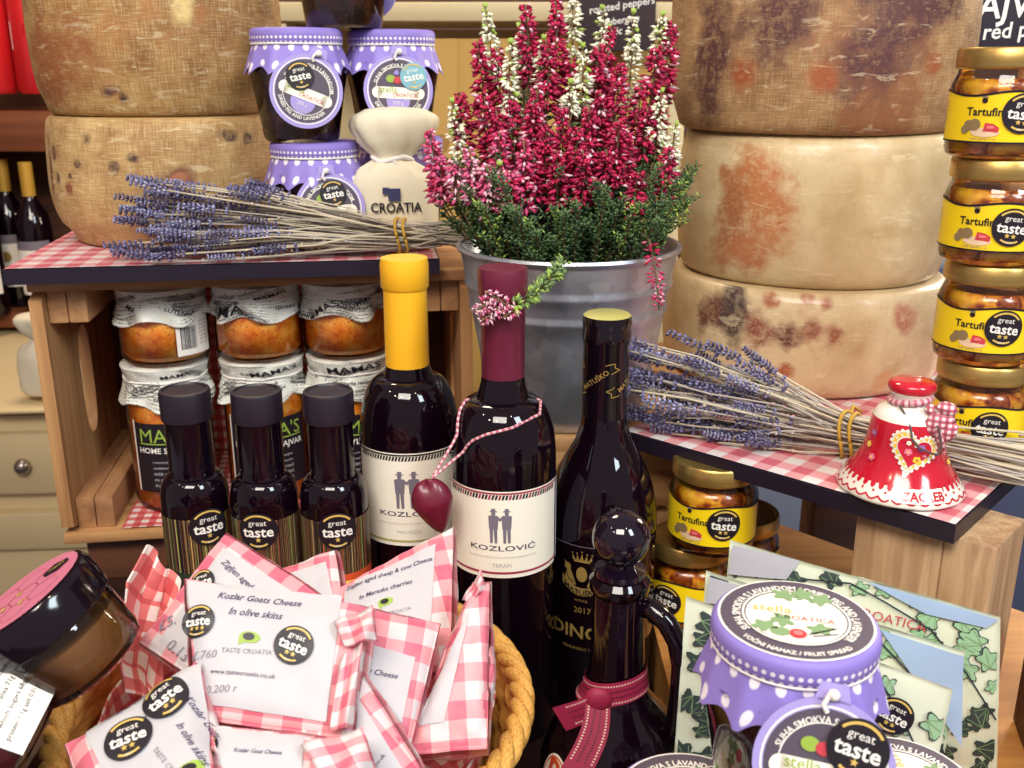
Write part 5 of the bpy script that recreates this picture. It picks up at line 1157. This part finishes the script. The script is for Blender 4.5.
# red gingham napkin lining the basket, one corner standing up at the left
b = MB()
b.lathe([(0, .030), (.06, .028), (.088, .034), (.104, .075), (.112, .104), (.113, .118)], 60, 0, rf=lambda a, i: 1+.02*sin(9*a+i) if i > 1 else 1)
b.v = [(x+KX, y+KY, z) for x, y, z in b.v]
rows = [[(146, 545, .600), (158, 556, .605), (168, 568, .607), (181, 583, .600)], [(124, 585, .575), (142, 594, .600), (160, 604, .600), (176, 616, .585)], [(121, 620, .560), (136, 632, .580), (152, 640, .580), (166, 655, .570)], [(120, 655, .552), (133, 668, .560), (148, 680, .560), (162, 695, .55)], [(126, 690, .540), (140, 700, .540), (152, 712, .540), (166, 725, .54)]]
RW = [[at(*q) for q in r] for r in rows]
def bez(u, v):
    fu, fv = u*3, v*4; i, j = min(int(fu), 2), min(int(fv), 3); p, q = fu-i, fv-j; p = p*p*(3-2*p); q = q*q*(3-2*q)
    return RW[j][i].lerp(RW[j][i+1], p).lerp(RW[j+1][i].lerp(RW[j+1][i+1], p), q)+Vector((0, .003*sin(9*u+5*v), 0))
b.grid(bez, 24, 32, 0, uvf=lambda u, v: (u*.046+v*.012, v*.085)); o = b.build('gingham_napkin', 'gred', sharp=0); tag(o, 'red gingham napkin lining the wicker basket, one corner standing up at the left', 'napkin')
sm = o.modifiers.new('thickness', 'SOLIDIFY'); sm.thickness = .0010

# =================================================================== WRAPPED PARCELS AND PACKETS
class Quad:
    """a padded packet whose front face spans four corners TL, TR, BR, BL"""
    def __init__(s, corners, thick, bulge=.35, crease=.0012, seed=0, fq=1.):
        P = [at(*c) for c in corners]; s.c = sum(P, Vector())/4
        x = ((P[1]-P[0])+(P[2]-P[3])).normalized(); n = x.cross(((P[0]-P[3])+(P[1]-P[2])).normalized()).normalized(); y = n.cross(x)
        s.T = Matrix(((x.x, y.x, n.x, s.c.x), (x.y, y.y, n.y, s.c.y), (x.z, y.z, n.z, s.c.z), (0, 0, 0, 1))); s.I = s.T.inverted()
        s.q = [s.I @ p for p in P]; s.th = thick; s.bu = bulge; s.cr = crease; s.seed = seed; s.n = n; s.fq = fq
    def xy(s, u, v):      # u right, v down
        a = s.q[0].lerp(s.q[1], u); b = s.q[3].lerp(s.q[2], u); return a.lerp(b, v)
    def uv(s, x, y):
        u = v = .5
        for _ in range(5):
            p = s.xy(u, v); e = 1e-3; pu = (s.xy(u+e, v)-p)/e; pv = (s.xy(u, v+e)-p)/e; dx, dy = x-p.x, y-p.y; d = pu.x*pv.y-pu.y*pv.x
            u += (dx*pv.y-dy*pv.x)/d; v += (pu.x*dy-pu.y*dx)/d
        return u, v
    def hgt(s, u, v):
        U, V = abs(2*u-1), abs(2*v-1); e = (1-min(1, U)**6)*(1-min(1, V)**6)
        p = s.xy(u, v); nz = noise.noise(Vector((p.x*40*s.fq+s.seed*7, p.y*40*s.fq, s.seed)))+.7*abs(noise.noise(Vector((p.x*75*s.fq+s.seed*3, p.y*60*s.fq, 2.+s.seed))))
        return p.z-s.th*s.bu*(1-e)*.5+nz*s.cr*(1+1.6*max(U, V)**3)
    def mp(s, x, y, h):
        u, v = s.uv(x, y); return Vector((x, y, s.hgt(u, v)+h))
    def px(s, px, py):    # where a pixel of the photo meets the packet's plane
        o = Vector((0, 0, H)); d = at(px, py, 1)-o; nn = s.n; k = (s.c-o).dot(nn)/d.dot(nn); p = s.I @ (o+d*k); return p.x, p.y
    def body(s, m, nu=40, nv=40, per=None):
        b = MB(); b.grid(lambda u, v: Vector((s.xy(u, v).x, s.xy(u, v).y, s.hgt(u, v))), nu, nv, 0, flip=True)
        def bk(u, v): p = s.xy(.5+(u-.5)*.94, .5+(v-.5)*.94); U, V = abs(2*u-1), abs(2*v-1); return Vector((p.x, p.y, p.z-s.th*(.75+.25*(1-U**6)*(1-V**6))))
        b.grid(bk, nu, nv, 0)
        edge = [(i/nu, 0) for i in range(nu)]+[(1, j/nv) for j in range(nv)]+[(1-i/nu, 1) for i in range(nu)]+[(0, 1-j/nv) for j in range(nv)]
        n = len(edge); vs = []
        for k in range(5):
            w_ = k/4
            for (u, v) in edge:
                f = Vector((s.xy(u, v).x, s.xy(u, v).y, s.hgt(u, v))); q = f.lerp(bk(u, v), w_); o = sin(PI*w_)*.004*s.th/.03
                d = Vector((q.x, q.y, 0)); d = d.normalized() if d.length else d; vs.append(q+d*(o+noise.noise(Vector((q.x*90, q.y*90, w_*4+s.seed)))*.0012*sin(PI*w_)))
        b.add(vs, [[k*n+i, k*n+(i+1) % n, (k+1)*n+(i+1) % n, (k+1)*n+i][::-1] for k in range(4) for i in range(n)], 0); return b
def parcel(label, corners, thick, labq=None, texts=(), stk=(), seed=0, bulge=.35, logo=None, mat_='gpink', grp='gingham wrapped cheese parcels in the basket', crease=.0012, labm='plabel', flaps=()):
    Q = Quad(corners, thick, bulge, crease, seed); t = thing('cheese_parcel', label, 'parcel', M4=Q.T, group=grp)
    o = Q.body(None).build('gingham_wrapper', mat_, t, sharp=0)
    if labq:
        L = [Vector((*Q.px(*c), 0)) for c in labq]
        def lp(u, v):
            a = L[0].lerp(L[1], u).lerp(L[3].lerp(L[2], u), v); return Q.mp(a.x, a.y, .0009)
        b = MB(); b.grid(lp, 24, 24, 0, flip=True)
        for (s, px, py, wpx, ang, m, st) in texts:
            x, y = Q.px(px, py); x2, y2 = Q.px(px+wpx/2*cos(R(ang)), py-wpx/2*sin(R(ang))); x1, y1 = Q.px(px-wpx/2*cos(R(ang)), py+wpx/2*sin(R(ang)))
            b.text(Q.mp, s, math.hypot(x2-x1, y2-y1), .0013, m, x, y, math.degrees(math.atan2(y2-y1, x2-x1)), shear=st, bold=.01 if st else 0)
        if logo:
            x, y = Q.px(*logo[:2]); s = logo[2]; b.disc(Q.mp, s, .0013, 2, x, y, 20, 2, s*.55); b.disc(Q.mp, s*.55, .0016, 3, x-.1*s, y+.05*s, 16, 1, s*.36); b.poly(Q.mp, [(x-s, y), (x-.3*s, y-.5*s), (x-.9*s, y-.85*s)], .0013, 2)
        b.build('paper_label', [labm, 'ink', 'green', 'black', 'pen', 'grey'], t, sharp=0, weld=False)
    for (px, py, rpx, ns, ang) in stk:
        x, y = Q.px(px, py); d = (Q.c-Vector((0, 0, H))).length; x2, y2 = Q.px(px+rpx, py); r = math.hypot(x2-x, y2-y)
        sticker(lambda a, c_, h: Q.mp(x+a, y+c_, h+.0016), r, ns, t, ang)
    for fl in flaps:      # folded gingham ears
        P_ = [Q.I @ at(*c) for c in fl]; b = MB()
        b.grid(lambda u, v: P_[0].lerp(P_[1], u).lerp(P_[3].lerp(P_[2], u), v)+Vector((0, 0, .004*sin(PI*u)*sin(PI*v)+.0025*sin(7*u+4*v))), 12, 12, 0, flip=True, uvf=lambda u, v: (u*.03, v*.05))
        f_ = b.build('folded_flap', mat_, t, sharp=0); sm = f_.modifiers.new('thickness', 'SOLIDIFY'); sm.thickness = .0008
    return Q
# back row first
parcel('small pale gingham parcel at the back of the basket in front of the orange-labelled bottle', [(258, 572, .600), (334, 548, .605), (344, 612, .575), (262, 625, .575)], .022, [(288, 574), (326, 562), (334, 600), (296, 606)], seed=1.7)
parcel('gingham parcel labelled aged sheep and cow cheese in cherries, below the yellow-capped bottle', [(339, 582, .585), (453, 524, .600), (449, 668, .545), (330, 675, .545)], .026, [(344, 586), (436, 545), (430, 640), (338, 650)],
       [('Zigljen aged sheep & cow Cheese', 389, 574, 92, 17, 1, .3), ('In Maraska cherries', 386, 590, 56, 17, 1, .3), ('TASTE CROATIA', 392, 614, 40, 15, 4, 0)], logo=(386, 603, .0045), seed=2.2)
parcel('tall narrow gingham wedge parcel standing at the right rim of the basket', [(471, 582, .545), (489, 580, .545), (487, 748, .505), (407, 754, .505)], .030, [(473, 610), (462, 612), (437, 715), (412, 742)][0:0] or [(468, 612), (470, 612), (444, 722), (414, 726)], seed=3.1, crease=.0018,
       flaps=[[(462, 600, .545), (480, 570, .548), (487, 588, .545), (470, 604, .541)]])
parcel('diamond-tilted gingham parcel with pencilled price, behind the big front label', [(137, 640, .535), (223, 530, .560), (330, 600, .545), (235, 705, .51)], .026, [(158, 640), (224, 548), (312, 604), (232, 692)],
       [('Zigljen aged', 238, 576, 40, -42, 1, .3), ('£5.', 166, 622, 20, 20, 4, .2), ('0.13', 178, 650, 24, -38, 4, .2)], [(203, 583, 13, 2, -40)], seed=4.4)
parcel('gingham parcel with half-covered cow cheese label, right of the big front label', [(345, 600, .525), (441, 622, .535), (411, 748, .495), (322, 735, .49)], .028, [(352, 640), (415, 658), (399, 735), (340, 728)],
       [('cow Cheese', 378, 673, 40, -12, 1, .3), ('In Maraska', 362, 690, 30, -12, 1, .3)], seed=5.3)
parcel('gingham parcel leaning to the right with a checked band, at the bottom of the basket', [(292, 745, .482), (361, 672, .490), (425, 775, .475), (340, 845, .455)], .026, [(300, 748), (354, 690), (402, 768), (335, 828)],
       [('Kozlar', 334, 730, 26, 52, 1, .3), ('Goats', 352, 752, 26, 52, 1, .3), ('www.tastecroatia.co.uk', 366, 778, 60, 52, 1, 0)], seed=6.6)
parcel('front gingham parcel with large label Goats Cheese in olive skins and two round stickers', [(184, 575, .500), (372, 604, .505), (352, 738, .470), (196, 716, .467)], .034, [(186, 578), (342, 594), (326, 722), (199, 702)],
       [('Kozlar Goats Cheese', 260, 599, 84, -6, 1, .35), ('In olive skins', 256, 614, 54, -6, 1, .35), ('TASTE CROATIA', 247, 652, 51, -4, 5, 0), ('www.tastecroatia.co.uk', 243, 674, 66, -6, 1, 0), ('£.760', 204, 654, 26, 2, 4, .2), ('0.200 r', 222, 689, 32, 2, 4, .2)],
       [(198, 621, 17, 3, 8), (294, 646, 20, 2, -12)], logo=(250, 638, .0052), seed=7.1, flaps=[[(333, 622, .493), (372, 606, .500), (378, 640, .490), (345, 646, .487)], [(340, 660, .486), (362, 640, .490), (354, 728, .468), (330, 730, .466)]])
parcel('gingham parcel labelled goat cheese at the bottom edge, half under the big front label', [(212, 722, .455), (352, 738, .462), (375, 840, .435), (200, 830, .43)], .028, [(216, 726), (304, 735), (300, 815), (212, 810)],
       [('Kozlar Goat Cheese', 258, 752, 48, -3, 1, .35), ('In olive skins', 256, 772, 36, -3, 1, .35)], [(206, 745, 12, 2, 0)], seed=8.8, flaps=[[(300, 745, .45), (362, 728, .458), (378, 770, .45), (330, 790, .44)]])
parcel('gingham parcel tilted at the lower left of the basket, two round stickers on its label', [(58, 736, .455), (192, 655, .475), (214, 790, .425), (100, 862, .405)], .030, [(80, 724), (198, 657), (208, 776), (124, 812)],
       [('Kozlar Goats', 200, 712, 42, -52, 1, .35), ('In olive skins', 192, 742, 46, -56, 1, .35), ('TASTE CROATIA', 170, 768, 46, -52, 5, 0), ("100% goat's milk.", 122, 706, 46, 212, 1, 0), ('may contain traces of olives', 140, 694, 74, 212, 1, 0), ('KOZLAR CHEESE', 142, 720, 44, 212, 1, 0), ('ingredients', 110, 716, 26, 212, 1, 0)],
       [(130, 740, 23, 2, -14), (166, 699, 22, 2, 8)], logo=(190, 768, .006), seed=9.9, bulge=.5)
# ---------- leafy paper packets behind the large fig jar
M['pack'] = plain('packet_paper', C(220, 226, 202), .4, coat=.2); M['packb'] = plain('packet_back_paper', C(156, 178, 208), .45); M['packg'] = plain('packet_flap', C(178, 176, 186), .45); M['packline'] = plain('packet_dark_line', C(40, 52, 58), .5); M['packgreen'] = plain('pale_green_print', C(206, 222, 188), .5)
def packet(label, corners, lines, seed, txt, stk=(), flap=None, dark=(), avoid=None):
    Q = Quad(corners, .007, .5, .0009, seed, .3); t = thing('leafy_packet', label, 'packet', M4=Q.T, group='leaf printed paper packets')
    Q.body(None).build('paper_body', 'pack', t, sharp=0); b = MB(); rd = random.Random(seed)
    inside = lambda x, y: (lambda u, v: .03 < u < .97 and .03 < v < .97)(*Q.uv(x, y))
    def L(px, py, s, a, m, mv):
        x, y = Q.px(px, py); ok = inside(x, y)
        cmp = lambda x_, y_, h_: (lambda u_, v_: (lambda p_: Vector((p_.x, p_.y, Q.hgt(u_, v_)+h_)))(Q.xy(u_, v_)))(*[min(.988, max(.012, c_)) for c_ in Q.uv(x_, y_)])
        if ok: hh = .0014+rd.random()*.0006; leaf(b, cmp, x-.05*s*cos(R(a)), y-.05*s*sin(R(a)), s*1.14, a, hh-.0003, 0, 0); leaf(b, cmp, x, y, s, a, hh, m, mv)
    used = []
    for k in range(900):
        px, py = rd.uniform(680, 1005), rd.uniform(540, 800); x, y = Q.px(px, py); sz = rd.uniform(.008, .015)
        if any(math.hypot(x-a_, y-b_) < .0095 for a_, b_ in used): continue
        if any(abs(px-c_[1]) < c_[3]*.55 and abs(py-c_[2]+(px-c_[1])*-.25) < 17 for c_ in txt): continue
        if avoid and avoid(px, py): continue
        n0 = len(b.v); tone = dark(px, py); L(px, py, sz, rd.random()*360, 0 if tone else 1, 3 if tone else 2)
        if len(b.v) > n0: used.append((x, y))
    for ln in lines:
        pts = []
        for (xa, ya), (xb, yb) in zip(ln, ln[1:]): pts += [Q.px(xa+(xb-xa)*k/8, ya+(yb-ya)*k/8) for k in range(9)]
        b.line(Q.mp, pts, .0011, .0024, 4)
    for (s, px, py, wpx, ang, m) in txt:
        x, y = Q.px(px, py); x2, y2 = Q.px(px+wpx/2*cos(R(ang)), py-wpx/2*sin(R(ang))); x1, y1 = Q.px(px-wpx/2*cos(R(ang)), py+wpx/2*sin(R(ang)))
        b.text(Q.mp, s, math.hypot(x2-x1, y2-y1), .0022, m, x, y, math.degrees(math.atan2(y2-y1, x2-x1)))
    for (fl, m) in flap or ():
        C4 = [Vector((*Q.px(*c), 0)) for c in fl]
        def fp(u, v): a_ = C4[0].lerp(C4[1], u).lerp(C4[3].lerp(C4[2], u), v); return Q.mp(a_.x, a_.y, .0029)
        b.grid(fp, 16, 10, m, flip=True)
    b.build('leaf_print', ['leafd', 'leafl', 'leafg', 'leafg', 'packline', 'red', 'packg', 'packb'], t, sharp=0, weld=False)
    for (px, py, rpx, ns, ang) in stk:
        x, y = Q.px(px, py); x2, y2 = Q.px(px+rpx, py); sticker(lambda a, c_, h: Q.mp(x+a, y+c_, h+.0026), math.hypot(x2-x, y2-y), ns, t, ang)
packet('leaf printed packet at the back, its right corner under the support block', [(730, 541, .628), (1001, 618, .596), (998, 775, .6157), (713, 737, .651)], [[(766, 590), (806, 578), (850, 582), (884, 600), (930, 628), (966, 672), (996, 720)]], 3, [('stella CROATICA', 872, 613, 110, -14, 5)],
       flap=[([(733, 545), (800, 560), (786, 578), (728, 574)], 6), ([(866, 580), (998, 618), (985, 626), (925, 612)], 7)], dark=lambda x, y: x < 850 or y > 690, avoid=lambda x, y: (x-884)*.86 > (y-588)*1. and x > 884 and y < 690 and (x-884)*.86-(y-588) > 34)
packet('leaf printed packet in the middle with blue folded corner at its right', [(706, 571, .596), (966, 652, .568), (933, 812, .5853), (690, 775, .6157)], [[(730, 610), (770, 590), (830, 600), (868, 628), (906, 668), (932, 716), (948, 768)]], 5, [('stella CROATICA', 842, 660, 100, -14, 5)],
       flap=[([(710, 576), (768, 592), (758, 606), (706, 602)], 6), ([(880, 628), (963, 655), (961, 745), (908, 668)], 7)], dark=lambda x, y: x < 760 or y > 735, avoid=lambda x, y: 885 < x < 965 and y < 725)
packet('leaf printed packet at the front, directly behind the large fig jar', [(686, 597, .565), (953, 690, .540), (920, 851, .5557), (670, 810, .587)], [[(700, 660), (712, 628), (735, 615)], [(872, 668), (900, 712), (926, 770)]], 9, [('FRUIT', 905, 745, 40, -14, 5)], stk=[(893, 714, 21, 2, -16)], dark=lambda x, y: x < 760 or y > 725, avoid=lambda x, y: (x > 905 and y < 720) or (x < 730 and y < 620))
